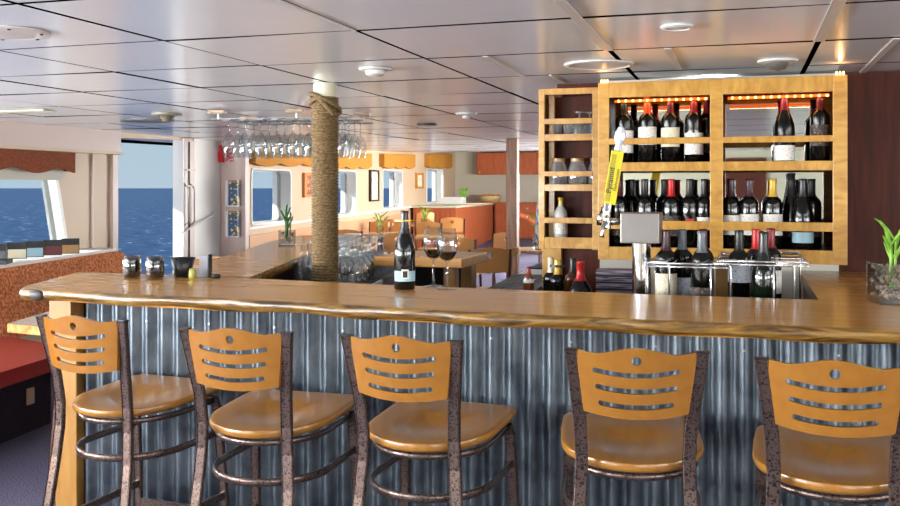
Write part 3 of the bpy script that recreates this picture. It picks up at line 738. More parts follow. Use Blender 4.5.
o = tag(obj('black_cable', tube([(-2.66, 5.75, 2.03), (-2.62, 5.65, 1.97), (-2.55, 5.5, 1.92), (-2.38, 5.2, 1.80), (-2.27, 5.0, 1.72)], .007, 6), M['black'], smooth=True), 'black cable dropping from the glass rack to the rope post', 'cable')

# ================================================================ POSTS
rp_ = emp('rope_wrapped_post', 'ceiling post wound from top to bottom in brown rope', 'post', (-2.098, 4.48, 0))
obj('post_core', lathe([(.060, 0), (.060, CEIL-.003), (0, CEIL-.003)], 24), M['wall_cream'], rp_, smooth=True, auto=40)
bm = bmesh.new(); pr = []
nt_ = 130; z0, z1 = .02, 1.965; hgt = (z1-z0)/nt_
for i in range(nt_):
    for k in range(5): pr.append((.064+.0085*math.sin(PI*k/5), z0+hgt*(i+k/5)))
pr.append((.062, z1))
obj('rope_winding', lathe(pr, 28), M['rope'], rp_, smooth=True)
hp = [( (.078)*math.cos(a), (.078)*math.sin(a), 1.94-.04*math.sin(a*1.0+1)) for a in [2*PI*i/24 for i in range(24)]]
bm = tube(hp, .012, 6, closed=True); bm = tube([(x, y, z-.03+.02*math.sin(3*math.atan2(y, x))) for x, y, z in hp], .012, 6, closed=True, bm=bm)
obj('rope_knot', bm, M['rope'], rp_, smooth=True)
wp = emp('wooden_post', 'slim brown wooden post with a yellow rope tie, near the far tables', 'post', (-2.48, 10.2, 0))
obj('post_shaft', B((-.063, .063, -.063, .063, fl(10.2), CEIL+rise(10.2)-.004), bev=.012), M['wood_pole'], wp)
bm = bmesh.new()
for k in range(4): tube([(.078*math.cos(a), .078*math.sin(a), .76+k*.022+.006*math.sin(a)) for a in [2*PI*i/16 for i in range(16)]], .012, 6, closed=True, bm=bm)
obj('rope_tie', bm, M['f_tan'], wp, smooth=True)

# ================================================================ WINE CABINET
CY = 4.42          # front face
cabi = emp('wine_cabinet', 'large pale wooden wine cabinet with mirror back hung above the back bar', 'cabinet')
X0, X1 = -.661, .427
FZ0, FZ1 = 1.153, 1.985
op = [(-.61, -.152), (-.095, .368)]
oz = [(1.61, 1.915), (1.215, 1.568)]
holes = [[(a, z0), (b, z0), (b, z1), (a, z1)] for a, b in op for z0, z1 in oz]
# face frame built as stiles and rails
for a, b in ((X0, op[0][0]), (op[0][1], op[1][0]), (op[1][1], X1)):
    obj('stile', B((a, b, CY, CY+.022, FZ0, FZ1), bev=.002), M['birch'], cabi)
for a, b in op:
    for z0, z1 in ((FZ0, 1.215), (1.568, 1.61), (1.915, FZ1)):
        obj('rail', B((a, b, CY+.001, CY+.021, z0, z1), bev=.0015), M['birch_h'], cabi)
    for z0, z1 in ((1.694, 1.722), (1.298, 1.338)):
        obj('guard_rail', B((a, b, CY-.002, CY+.016, z0, z1), bev=.002), M['birch_h'], cabi)
obj('case', B((X0, X0+.018, CY+.022, 4.735, FZ0, FZ1), (X1-.018, X1, CY+.022, 4.735, FZ0, FZ1), (X0, X1, CY+.022, 4.735, FZ1-.016, FZ1), (X0, X1, CY+.022, 4.735, FZ0, 1.213), (-.138, -.112, CY+.022, 4.70, 1.213, FZ1-.016)), M['mahogany'], cabi)
for a, b in ((X0+.018, -.138), (-.112, X1-.018)):
    obj('shelf', B((a, b, CY+.022, 4.70, 1.585, 1.603)), M['mahogany'], cabi)
    obj('mirror', B((a, b, 4.70, 4.706, 1.214, FZ1-.017)), M['mirror'], cabi)
# rope light along the top of both openings
for a, b in op:
    t = obj('rope_light', tube([(a+.02, CY+.05, 1.900), (b-.01, CY+.05, 1.903)], .007, 8), M['led_tube'], cabi, smooth=True)
    n = 13
    for k in range(n):
        x = a+.04+(b-a-.06)*k/(n-1); obj('bulb', lathe([(0, -.006), (.005, -.003), (.005, .003), (0, .006)], 8), M['led'], t, loc=(x, CY+.044, 1.901), smooth=True)
    light('rope_light_glow', 'AREA', ((a+b)/2, CY+.06, 1.888), (0, 0, 0), .22, (1, .5, .16), b-a-.04, .01, parent=cabi)
# little up-lights on the cabinet top
for x, lb_ in ((-.633, 'tiny warm up-light on top of the left end of the wine cabinet'), (.398, 'tiny warm up-light on top of the right end of the wine cabinet')):
    e = emp('cabinet_up_light', lb_, 'light', (x, 4.435, FZ1))
    for k in range(3): obj('bulb', lathe([(0, 0), (.004, 0), (.004, .014), (0, .018)], 8), M['led'], e, loc=(-.014+.014*k, 0, 0))
    light('up_light_glow', 'POINT', (0, -.02, .03), (0, 0, 0), .22, (1, .5, .18), radius=.006, parent=e)
# side shelf unit
ss = emp('glass_shelf_unit', 'narrow pale wooden shelf unit of glasses and jars left of the wine cabinet', 'cabinet')
SY = 4.60; SX0, SX1 = -.985, -.672
obj('stile', B((SX0, -.955, SY, SY+.02, 1.185, 1.985), bev=.002), M['birch'], ss)
obj('stile', B((-.716, SX1, SY, SY+.02, 1.185, 1.985), bev=.002), M['birch'], ss)
obj('rail', B((-.955, -.716, SY+.001, SY+.019, 1.955, 1.985)), M['birch_h'], ss)
for z0, z1 in ((1.725, 1.758), (1.475, 1.508), (1.19, 1.245)): obj('rail', B((-.955, -.716, SY+.001, SY+.019, z0, z1), bev=.001), M['birch_h'], ss)
for z0, z1 in ((1.808, 1.835), (1.548, 1.573), (1.315, 1.343)): obj('guard_rail', B((-.955, -.716, SY-.002, SY+.014, z0, z1), bev=.001), M['birch_h'], ss)
for z in (1.742, 1.492, 1.232): obj('shelf', B((SX0+.01, SX1, SY+.02, 4.755, z-.014, z)), M['mahogany'], ss)
obj('side_panel', B((SX0, SX0+.016, SY+.02, 4.755, 1.19, 1.975)), M['birch'], ss)
obj('inner_post', B((-.945, -.918, SY+.06, SY+.085, 1.245, 1.955)), M['birch'], ss)
obj('back_panel', B((SX0+.016, SX1, 4.745, 4.757, 1.19, 1.955)), M['mahogany'], ss)
# glasses and jars on it
def lid_jar(label, loc):
    e = emp('glass_jar', label, 'jar', loc)
    obj('jar_body', lathe([(0, .003), (.04, .002), (.045, .01), (.045, .095), (.035, .118), (.032, .128), (.032, .138)], 20), M['glass_busy'], e, smooth=True)
    obj('lid', lathe([(.034, .130), (.034, .146), (0, .147)], 20), M['f_tan'], e, smooth=True, auto=40)
    return e
lid_jar('lidded glass jar on the middle shelf, leftmost of three', (-.895, 4.66, 1.492))
lid_jar('lidded glass jar on the middle shelf, middle of three', (-.80, 4.66, 1.492))
lid_jar('lidded glass jar on the middle shelf, rightmost of three', (-.705, 4.68, 1.492))
for x, y in ((-.90, 4.66), (-.845, 4.65), (-.84, 4.71)):
    tag(obj('small_tumbler', lathe([(0, .004), (.022, .003), (.026, .085)], 16), M['glass_busy'], smooth=True, loc=(x, y, 1.742)), 'small clear tumbler on the top shelf of the glass shelf unit', 'glass', 'tumblers on the top shelf')
for x, y in ((-.79, 4.66), (-.745, 4.70), (-.70, 4.65)):
    tag(obj('upturned_glass', lathe([(.033, 0), (.034, .05), (.022, .075), (.004, .085), (.004, .12), (.03, .128), (0, .13)], 16), M['glass_busy'], smooth=True, loc=(x, y, 1.742)), 'upturned stemmed glass on the top shelf of the glass shelf unit', 'glass', 'upturned glasses on the top shelf')
bottle('small clear bottle with yellow cap on the lowest shelf of the side unit', (-.885, 4.66, 1.232), 'liquor', 'gold', 'lab_white', (.03, .11), 'bottle_clear', name='liquor_bottle', capz=.18, scale=.97)
# wine in the cabinet:  x, depth row, shelf, shape, cap, label
UP, LOZ = 1.603, 1.213
data = [
 (-.548, 0, UP, 'bordeaux', 'black', 'lab_white', (.05, .15), 'black-capped wine bottle at the far left of the upper cabinet shelf'),
 (-.440, 0, UP, 'bordeaux', 'orange', 'lab_white', (.085, .165), 'wine bottle with bright orange cap and white label on the upper cabinet shelf'),
 (-.334, 0, UP, 'bordeaux', 'maroon', 'lab_cream', (.075, .16), 'wine bottle with maroon cap and arched cream label on the upper cabinet shelf'),
 (-.227, 0, UP, 'bordeaux', 'darkred', 'lab_white', (.04, .135), 'wine bottle with dark red cap and large picture label, upper shelf of the left bay'),
 (-.172, 1, UP, 'bordeaux', 'darkred', 'lab_dark', (.05, .13), 'red-capped wine bottle half hidden by the middle stile of the cabinet, upper shelf'),
 (.170, 0, UP, 'burgundy', 'darkred', 'lab_white', (.01, .075), 'single sloping wine bottle with low white label on the upper right shelf'),
 (.320, 0, UP, 'bordeaux', 'maroon', 'lab_dark', (.07, .16), 'wine bottle with dark label at the right end of the upper shelf'),
 (-.575, 0, LOZ, 'bordeaux', 'maroon', 'lab_dark', (.05, .13), 'dark wine bottle behind the tap handle on the lower shelf'),
 (-.525, 1, LOZ, 'bordeaux', 'black', 'lab_white', (.05, .12), 'wine bottle half hidden behind the chrome beer tap'),
 (-.452, 0, LOZ, 'bordeaux', 'black', 'lab_grey', (.05, .14), 'black-capped wine bottle rising behind the steel tap box'),
 (-.368, 1, LOZ, 'bordeaux', 'black', 'lab_dark', (.05, .14), 'black bottle set back behind the steel tap box, lower shelf'),
 (-.330, 0, LOZ, 'bordeaux', 'red', 'lab_dark', (.05, .14), 'wine bottle with bright red cap on the lower left shelf'),
 (-.245, 0, LOZ, 'bordeaux', 'black', 'lab_red', (.10, .128), 'broad dark bottle with small red label on the lower left shelf'),
 (-.178, 0, LOZ, 'bordeaux', 'black', 'lab_white', (.10, .135), 'wine bottle with narrow white label next to the middle stile, lower shelf'),
 (-.062, 0, LOZ, 'bordeaux', 'purple', 'lab_white', (.06, .145), 'wine bottle with white label leftmost on the lower right shelf'),
 (.018, 0, LOZ, 'bordeaux', 'purple', 'lab_white', (.06, .15), 'wine bottle with white label second from left on the lower right shelf'),
 (.120, 0, LOZ, 'bordeaux', 'gold', 'lab_white', (.06, .15), 'wine bottle with gold banded neck and crest label, lower right shelf'),
 (.205, 1, LOZ, 'hock', 'black', 'lab_dark', (.05, .12), 'tall slender black bottle behind the blue-labelled one'),
 (.248, 0, LOZ, 'burgundy', 'black', 'lab_blue', (.03, .075), 'dark wine bottle with pale blue label in the lower right of the cabinet'),
 (.292, 1, LOZ, 'bordeaux', 'black', 'lab_dark', (.05, .12), 'black bottle at the right end of the lower cabinet shelf'),
]
for (x, rw, z, sh, cap, lb_, lz, tx) in data:
    y = CY+.075+(.10 if rw else 0); kk = y/(CY+.0)
    sc = 1.0 if sh != 'squat' else 1.2
    bottle(tx, (x*1.0+.0, y, z), sh, cap, lb_, lz, rz=math.atan2(-x, y)*-1*0+math.atan2(x, y)*-1, scale=sc*1.055, arc=.5 if lb_ == 'lab_red' else 1.5)
# bottles on the back counter left
bottle('bottle with white cap behind a gold-capped one, left on the back counter', (-.915, 4.56, .86), 'bordeaux', 'cream', 'lab_dark', (.05, .1), scale=.95)
bottle('bottle with gold foil neck at the left of the back counter', (-.862, 4.46, .86), 'bordeaux', 'gold', 'lab_grey', (.03, .09), lab2=(.262, .275, 'f_black'), scale=.95)
bottle('squat dark bottle with bright red neck on the back counter', (-.738, 4.38, .86), 'squat', 'red', 'lab_dark', (.03, .06), capz=.16, scale=1.22)
bottle('tan bottle with dark cap behind the red-necked bottle', (-.805, 4.56, .86), 'bordeaux', 'black', 'lab_dark', (.05, .1), m='bottle_amber', scale=.95)
bottle('small brown sauce bottle with red cap just behind the front bar', (-.90, 4.0, 1.01), 'liquor', 'darkred', 'lab_grey', (.105, .128), m='bottle_amber', name='sauce_bottle', capz=.165, scale=.64)
o = emp('disc_case_stack', 'stack of flat plastic disc cases on the back counter below the cabinet', 'cases', (-.545, 4.40, .86))
for k in range(24): obj('disc_case', B((-.115+.002*(k % 2), .115, -.06, .06, k*.0105, k*.0105+.009)), M['cd' if k % 3 else 'f_black'], o)

# ================================================================ BEER TAP
tp = emp('beer_tap_tower', 'steel beer tap tower with square head and yellow tap handle', 'beer tap', (-.394, 3.80, 1.01))
obj('column', lathe([(.055, 0), (.055, .01), (.038, .014), (.038, .27), (0, .27)], 28), M['chrome'], tp, smooth=True, auto=40)
obj('tap_head', B((-.076, .076, -.075, .075, .262, .382), bev=.004), M['steel_matt'], tp)
fa = obj('faucet', lathe([(.016, -.03), (.018, -.01), (.013, 0), (.016, .02), (.019, .05), (.013, .06), (.015, .085), (.010, .10)], 16), M['chrome'], tp, smooth=True, loc=(-.135, -.03, .345))
bm = tube([(-.085, 0, .345), (-.115, -.02, .345), (-.135, -.03, .345)], .014, 10); tube([(-.135, -.03, .345), (-.145, -.055, .325), (-.150, -.065, .285)], .011, 10, bm=bm)
tube([(-.150, -.02, .40), (-.165, -.03, .37), (-.165, -.035, .33)], .010, 8, bm=bm)
obj('spout', bm, M['chrome'], tp, smooth=True)
hd = emp('tap_handle', parent=tp, loc=(-.125, -.03, .415)); hd.rotation_euler = (0, math.radians(9), math.radians(14))
hh = obj('handle_blade', B((-.024, .024, -.014, .014, 0, .215), bev=.003), M['yellow'], hd)
obj('handle_face', B((-.0235, -.002, -.0155, -.0135, .01, .20), bev=.001), M['olive'], hd)
obj('handle_neck', lathe([(.013, -.03), (.011, 0)], 12), M['chrome'], hd)
def up_text(x, y, z): return Matrix.Translation((x, y, z)) @ Matrix.Rotation(PI/2, 4, 'X') @ Matrix.Rotation(PI/2, 4, 'Z')
text('handle_lettering', 'Pyramid', .032, M['ink'], hd, up_text(-.012, -.0162, .095))
text('handle_lettering', 'Hefeweizen', .019, M['ink'], hd, up_text(.012, -.0147, .10))
obj('handle_finial', lathe([(0, .215), (.014, .217), (.016, .225), (.012, .24), (.022, .262), (.022, .285), (.012, .31), (0, .318)], 8), mat('crystal', (216, 222, 232), .1, coat=.5), hd)

# ================================================================ WIRE RACK WITH BOTTLES
wr = emp('wire_bottle_rack', 'chrome wire bottle rack standing just behind the bar top on the right', 'rack', (0, 0, 0))
ZT = 1.208; SH = 1.012
def frame_rack(x0, x1, y0, y1, z):
    bm = bmesh.new()
    for zz in (z, z-.012):
        tube([(x0, y0, zz), (x1, y0, zz), (x1, y1, zz), (x0, y1, zz)], .0038, 6, closed=True, bm=bm)
    n = max(2, int((x1-x0)/.09))
    for k in range(1, n):
        x = lerp(x0, x1, k/n); tube([(x, y0, z), (x, y1, z)], .003, 6, bm=bm)
    for k in range(1, 3):
        y = lerp(y0, y1, k/3); tube([(x0, y, z-.008), (x1, y, z-.008)], .003, 6, bm=bm)
    return bm
obj('wire_grid', frame_rack(-.35, -.06, 3.58, 3.92, ZT), M['wire'], wr, smooth=True)
obj('wire_grid', frame_rack(-.10, .215, 3.60, 4.08, ZT+.012), M['wire'], wr, smooth=True)
def hoop(p, q, z):
    px_, py_ = p; qx, qy = q
    return [(px_, py_, SH), (px_, py_, z-.012), (lerp(px_, qx, .12), lerp(py_, qy, .12), z), (lerp(px_, qx, .88), lerp(py_, qy, .88), z), (qx, qy, z-.012), (qx, qy, SH)]
for p, q, z in (((-.35, 3.58), (-.27, 3.58), ZT+.006), ((-.12, 3.57), (-.05, 3.57), ZT+.006), ((.10, 3.60), (.17, 3.60), ZT+.008), ((.125, 4.08), (.215, 4.08), ZT+.02), ((-.35, 3.92), (-.27, 3.92), ZT), ((-.10, 4.08), (-.03, 4.08), ZT+.01)):
    obj('wire_leg', tube(hoop(p, q, z), .0042, 6), M['wire'], wr, smooth=True)
rack_b = [(-.295, 3.75, 'bordeaux', 'purple', 'lab_cream', (.05, .14), 'wine bottle with cream label, leftmost in the wire rack'),
 (-.238, 3.83, 'bordeaux', 'grey', 'lab_grey', (.04, .12), 'wine bottle with grey label, second from left in the wire rack'),
 (-.160, 3.87, 'bordeaux', 'maroon', 'lab_red', (.04, .1), 'wine bottle with brownish cap set behind the third rack bottle'),
 (-.156, 3.67, 'bordeaux', 'grey', 'lab_dark', (.03, .1), 'black bottle with silvery neck near the middle of the wire rack'),
 (-.022, 3.80, 'bordeaux', 'black', 'lab_grey', (.11, .18), 'wine bottle with striped grey label right of the middle of the rack'),
 (.042, 3.94, 'bordeaux', 'red', 'lab_dark', (.05, .14), 'red-capped bottle half hidden behind the front black bottle in the rack'),
 (.100, 4.02, 'bordeaux', 'darkred', 'lab_white', (.05, .14), 'dark red-capped bottle at the back right of the wire rack'),
 (.066, 3.68, 'burgundy', 'black', 'lab_dark', (.03, .07), 'green-black sloping bottle at the front right of the wire rack')]
for (x, y, sh, cap, lb_, lz, tx) in rack_b:
    bottle(tx, (x, y, SH), sh, cap, lb_, lz, m='bottle' if sh == 'bordeaux' else 'bottle_green', rz=-math.atan2(x, y)*1.0, scale=1.04)
o = tag(obj('kraft_box', B((-.115, -.06, 4.00, 4.08, SH, SH+.17)), M['f_tan']), 'small tan printed carton behind the wire rack', 'box')

# ================================================================ VASES
def leaf_blade(pts, wid, bm):
    pts = [Vector(p) for p in pts]; n = len(pts); rows = []
    for i, p in enumerate(pts):
        t = (pts[min(i+1, n-1)]-pts[max(i-1, 0)]).normalized(); a = t.cross(Vector((0, 1, 0)))
        if a.length < .1: a = Vector((1, 0, 0))
        a.normalize(); w_ = wid*math.sin(PI*(.12+.88*i/(n-1)))+.0006; th = t.cross(a).normalized()*.0012
        rows.append([bm.verts.new(p+a*w_), bm.verts.new(p+th), bm.verts.new(p-a*w_), bm.verts.new(p-th)])
    for r0, r1 in zip(rows, rows[1:]):
        for k in range(4): bm.faces.new((r0[k], r0[(k+1) % 4], r1[(k+1) % 4], r1[k]))
def vase(name, label, loc, w_, h, cat='vase', plant='leaf', ph=.2, n=5, fill=.75, stones=60, rz=0, seed=1, lean=.6):
    rnd = random.Random(seed)
    e = emp(name, label, cat, loc, rz)
    bm = B((-w_/2, w_/2, -w_/2, w_/2, .001, h), bev=.003)
    tops = [f for f in bm.faces if f.normal.z > .9 and f.calc_center_median().z > h-.01]
    bmesh.ops.delete(bm, geom=tops, context='FACES')
    B((-w_/2+.004, w_/2-.004, -w_/2+.004, w_/2-.004, .001, .012), bm=bm)
    obj('glass_vase', bm, M['glass'], e)
    bm = bmesh.new()
    for k in range(stones):
        r = w_*rnd.uniform(.06, .10); x, y, z = rnd.uniform(-w_/2+r*1.2, w_/2-r*1.2), rnd.uniform(-w_/2+r*1.2, w_/2-r*1.2), rnd.uniform(.014+r, h*fill)
        m4 = Matrix.Translation((x, y, z)) @ Matrix.Rotation(rnd.uniform(0, 6), 4, Vector((rnd.random(), rnd.random(), .3)).normalized()) @ Matrix.Diagonal((1, .8, .6, 1))
        bmesh.ops.create_icosphere(bm, subdivisions=1, radius=r, matrix=m4)
    so = obj('stones', bm, M['pebble'], e); so['kind'] = 'stuff'
    for k in range(n):
        bx, by = rnd.uniform(-w_*.22, w_*.22), rnd.uniform(-w_*.2, w_*.2); a = rnd.uniform(0, 2*PI); hh_ = ph*rnd.uniform(.6, 1)
        bm = tube([(bx, by, h*.4), (bx*1.1, by*1.1, h*1.0), (bx*1.3, by*1.3, h+hh_*.45)], .0045, 8)
        for q in range(3):
            a2 = a+q*2.2; z0 = h+hh_*(.05+.2*q); L = hh_*lean
            leaf_blade([(bx*1.2, by*1.2, z0), (bx+L*.35*math.cos(a2), by+L*.35*math.sin(a2), z0+hh_*.22), (bx+L*.7*math.cos(a2), by+L*.7*math.sin(a2), z0+hh_*.40), (bx+L*math.cos(a2), by+L*math.sin(a2), z0+hh_*.48)], .0065*ph/.2, bm)
        obj('stem', bm, M[plant], e, smooth=True)
    return e
vase('bamboo_vase', 'square glass vase of pebbles and green bamboo shoots at the right edge of the bar', (.474, 3.47, BT), .125, .14, ph=.17, n=3, fill=.9, stones=150, rz=.25, seed=5, lean=.42)
vase('plant_vase', 'small square glass vase with dark stones and plant on the far side bar', (-2.93, 5.66, BT), .10, .11, plant='leaf_dark', ph=.2, n=4, fill=.85, stones=60, rz=.3, seed=3, lean=.25)

# things on the left end of the bar
nb = emp('black_basket', 'black tapered basket on the left end of the bar behind the glasses', 'basket', (-2.35, 3.56, BT))
obj('basket_body', lathe([(0, .004), (.036, .002), (.040, .03), (.055, .085), (.052, .085), (.037, .03), (0, .008)], 20), M['black'], nb, smooth=True)
tag(obj('jam_jar', lathe([(0, 0), (.014, 0), (.016, .004), (.016, .03), (.012, .036), (.012, .042), (0, .042)], 16), mat('mustard_jar', (164, 156, 70), .3), smooth=True, loc=(-2.275, 3.52, BT)), 'tiny round mustard-green jar beside the napkin holder', 'jar')
tag(obj('paper_packets', B((-.012, .012, -.02, .02, 0, .035)), M['paper'], loc=(-2.302, 3.57, BT)), 'small white paper packets between the basket and the jar', 'packets')
nh = emp('napkin_holder', 'upright grey napkin holder with black back on the bar near the door', 'napkin holder', (-2.255, 3.59, BT), .2)
obj('napkins', B((-.024, .016, -.012, .012, 0, .095), bev=.002), mat('napkin_grey', (150, 152, 160), .8), nh); obj('holder_back', B((.016, .024, -.02, .02, 0, .10), bev=.003), M['black'], nh)
tag(obj('salt_dish', lathe([(0, 0), (.018, 0), (.022, .016), (0, .018)], 12), M['black_iron'], smooth=True, loc=(-2.185, 3.56, BT)), 'little dark dish right of the napkin holder', 'dish')

# ================================================================ CEILING FITTINGS
def cz(y): return CEIL+rise(y)
def disc_fit(name, label, x, y, r, prof, m, cat):
    return tag(obj(name, lathe(prof, 28), m, smooth=True, auto=35, loc=(x, y, cz(y)-.001)), label, cat)
M['fit_white'] = mat('fitting_white', (206, 204, 200), .45)
sp = emp('ceiling_speaker', 'large round ceiling speaker with screwed rim at the upper left', 'speaker', (-2.47, 2.66, CEIL-.002))
obj('speaker_rim', lathe([(.145, 0), (.145, -.006), (.11, -.012), (.10, -.010)], 32), M['fit_white'], sp, smooth=True, auto=30)
obj('speaker_grille', lathe([(.10, -.010), (.06, -.013), (0, -.014)], 32), M['ceiling_strip'], sp, smooth=True)
for k in range(6): obj('screw', lathe([(0, -.014), (.006, -.013), (.006, -.009)], 8), M['black'], sp, loc=(.125*math.cos(k*PI/3+.3), .125*math.sin(k*PI/3+.3), 0))
sm = emp('smoke_detector', 'round white smoke detector on the ceiling right of the rope post', 'detector', (-1.617, 3.988, CEIL-.002))
obj('detector_base', lathe([(.075, 0), (.073, -.008), (.045, -.012)], 28), M['fit_white'], sm, smooth=True, auto=35)
obj('detector_head', lathe([(.045, -.010), (.042, -.028), (.030, -.036), (0, -.038)], 28), M['fit_white'], sm, smooth=True, auto=35)
disc_fit('recessed_light', 'small round recessed light on the ceiling above the tap', -.22, 3.262, .05, [(.055, 0), (.055, -.005), (.042, -.010), (.040, -.006), (.018, -.008), (0, -.012)], M['fit_white'], 'light')
disc_fit('ceiling_disc', 'flat round ceiling plate left of the wine cabinet top', -.618, 4.16, .1, [(.155, 0), (.153, -.006), (.135, -.009), (.13, -.005), (0, -.006)], M['fit_white'], 'speaker')
dc = emp('dome_camera', 'dome security camera on the ceiling above the right of the cabinet', 'camera', (.135, 4.27, CEIL-.002))
obj('camera_base', lathe([(.085, 0), (.083, -.007), (.05, -.010)], 28), M['fit_white'], dc, smooth=True, auto=35)
obj('camera_dome', lathe([(.050, -.008), (.047, -.022), (.033, -.038), (0, -.046)], 24), mat('smoked_dome', (90, 86, 84), .1, coat=.5), dc, smooth=True)
sm2 = emp('ceiling_detector', 'grey-green ceiling detector left of the hanging glass rack', 'detector', (-4.05, 5.93, CEIL-.002))
obj('detector_base', lathe([(.11, 0), (.108, -.014), (.06, -.02)], 24), mat('detector_grey', (140, 136, 120), .5), sm2, smooth=True, auto=35)
obj('detector_head', lathe([(.06, -.018), (.035, -.045), (.03, -.06), (0, -.062)], 20), mat('detector_grey2', (110, 104, 86), .5), sm2, smooth=True, auto=35)
disc_fit('ceiling_plate', 'thin dark round plate on the ceiling beyond the grey detector', -4.62, 6.5, .15, [(.21, 0), (.21, -.01), (0, -.012)], mat('plate_grey', (120, 116, 112), .4), 'plate')
disc_fit('far_smoke_detector', 'small white ceiling detector in the middle distance above the tables', -1.951, 6.582, .07, [(.08, 0), (.075, -.012), (.03, -.02), (.026, -.04), (0, -.042)], M['fit_white'], 'detector')
disc_fit('distant_ceiling_speaker', 'small round dark ceiling fitting right of the rope post in the distance', -2.6, 7.6, .1, [(.09, 0), (.088, -.012), (0, -.014)], mat('fit_dark', (70, 68, 66), .4), 'detector')
bm = B((-5.45, -4.65, 5.35, 5.47, CEIL-.012, CEIL-.003)); struct('trim_8', bm, M['wall_cream'])

# ================================================================ BOOTH (left)
bo = emp('booth_bench', 'long orange-speckled booth back with red vinyl seat against the left windows', 'bench')
def booth_sheet(poly, x_of, th):
    return sheet(poly, [], [], lambda u, v: (x_of(u, v), u, v), lambda u, v: (x_of(u, v)-th, u, v))
def bx(y, z): return -4.98-.10*max(0, 1)*0-.21*(z-.45)/.46-.217*(y-5.56)*1.0*.9
obj('backrest', booth_sheet([(2.2, .42), (7.2, .42), (7.45, .60), (7.45, .86), (7.38, .90), (2.2, .90)], bx, .10), M['booth_fabric'], bo, smooth=False)
obj('seat_cushion', prism([(-4.35, 2.3), (-3.72, 2.3), (-4.10, 4.95), (-4.18, 5.05), (-4.95, 5.35), (-5.0, 5.0)], .36, .45), M['red_vinyl'], bo)
obj('plinth', prism([(-4.45, 2.3), (-3.85, 2.3), (-4.2, 4.9), (-4.95, 5.2)], 0, .36), M['carpet_dark'], bo)
obj('top_ledge', prism([(-5.89, 2.2), (-4.45, 2.2), (-5.20, 5.55), (-5.62, 7.42), (-5.68, 7.46), (-5.89, 7.46)], .90, .925), M['frame_white'], bo)
oo = tag(obj('wall_socket', B((-.005, .005, -.03, .03, -.05, .05), bev=.002), M['wall_beige'], loc=(-4.16, 4.68, .22)), 'beige wall socket on the dark booth plinth', 'socket')
bb = bo
bk = [(-.0, 'grey', 'grey spined book lying open at the left end of the window ledge'), (.16, 'cream', 'black and cream book propped under the left window'), (.30, 'blue', 'black and pale blue book in the row on the window ledge'), (.46, 'maroon', 'wide black and dark red book in the row on the window ledge'), (.62, 'tan', 'tan and black book at the right end of the ledge row')]
for k, (d, c, tx) in enumerate(bk):
    y = 5.88+d*1.35
    e = emp('book', tx, 'book', (-5.55, y, .925), math.radians(40), 'books on the window ledge')
    obj('cover', B((-.072, .072, -.012, .012, 0, .13)), M['black'], e); obj('cover_print', B((-.066, .066, -.0145, -.012, .005, .075)), M['f_'+c], e)
tag(obj('flat_book', B((-.16, .16, -.1, .1, 0, .03)), M['black'], loc=(-5.38, 5.6, .925), rz=.5), 'black book lying flat at the near end of the window ledge', 'book')
# table by the booth
tb = emp('booth_table', 'pale live-edge wooden table beside the booth, beyond the left bar end', 'table', (0, 0, 0))
obj('table_top', prism([(-3.80, 4.14), (-3.78, 4.08), (-3.35, 4.02), (-3.05, 4.05), (-3.05, 4.78), (-4.02, 4.84)], .715, .76), M['table_wood'], tb)
obj('pedestal', lathe([(.22, 0), (.22, .02), (.05, .04), (.04, .70), (.12, .713)], 20), M['black_iron'], tb, loc=(-3.45, 4.42, 0), smooth=True, auto=35)

# ================================================================ DINING CHAIRS AND TABLES
def chair():
    e = emp('dining_chair', 'x', 'chair')
    obj('seat', prism([(-.19, -.17), (-.20, .20), (.20, .20), (.19, -.17), (.1, -.2), (-.1, -.2)], .43, .455), M['chair_wood'], e)
    out = [(-.19, .64), (0, .63), (.19, .64), (.20, .86), (.10, .885), (0, .89), (-.10, .885), (-.20, .86)]
    hole = [(.033*math.cos(2*PI*k/14), .81+.028*math.sin(2*PI*k/14)) for k in range(14)]
    obj('backrest', sheet(out, [hole], [], lambda x, z: (x, -.215+.6*x*x-.1*(z-.64), z), lambda x, z: (x, -.232+.6*x*x-.1*(z-.64), z)), M['chair_wood'], e)
    for sg in (-1, 1):
        obj('post', rectbar([(sg*.20, -.26, 0), (sg*.20, -.20, .43), (sg*.205, -.205, .6), (sg*.21, -.225, .87)], .026, .032), M['chair_frame'], e)
        obj('leg', rectbar([(sg*.20, .21, 0), (sg*.19, .18, .43)], .026, .026), M['chair_frame'], e)
        obj('foot_glide', lathe([(0, 0), (.022, 0), (.022, .014), (0, .016)], 12), M['white_pot'], e, loc=(sg*.20, -.26, .001))
    return e
ch = chair(); used = [False]
def put_chair(x, y, rz, label, group='dining chairs in the far room'):
    rz = math.radians(rz)
    if not used[0]:
        ch.location = (x, y, fl(y)); ch.rotation_euler = (0, 0, rz); ch['label'] = label; ch['group'] = group; used[0] = True; return
    again(ch, (x, y, fl(y)), rz, label, group)
def PXY(px, z):     # point at image column px and depth z, used to lay the far furniture out
    u = (px-450)/FPX; return (z*(-math.sin(YAW)+u*math.cos(YAW)), z*(math.cos(YAW)+u*math.sin(YAW)))
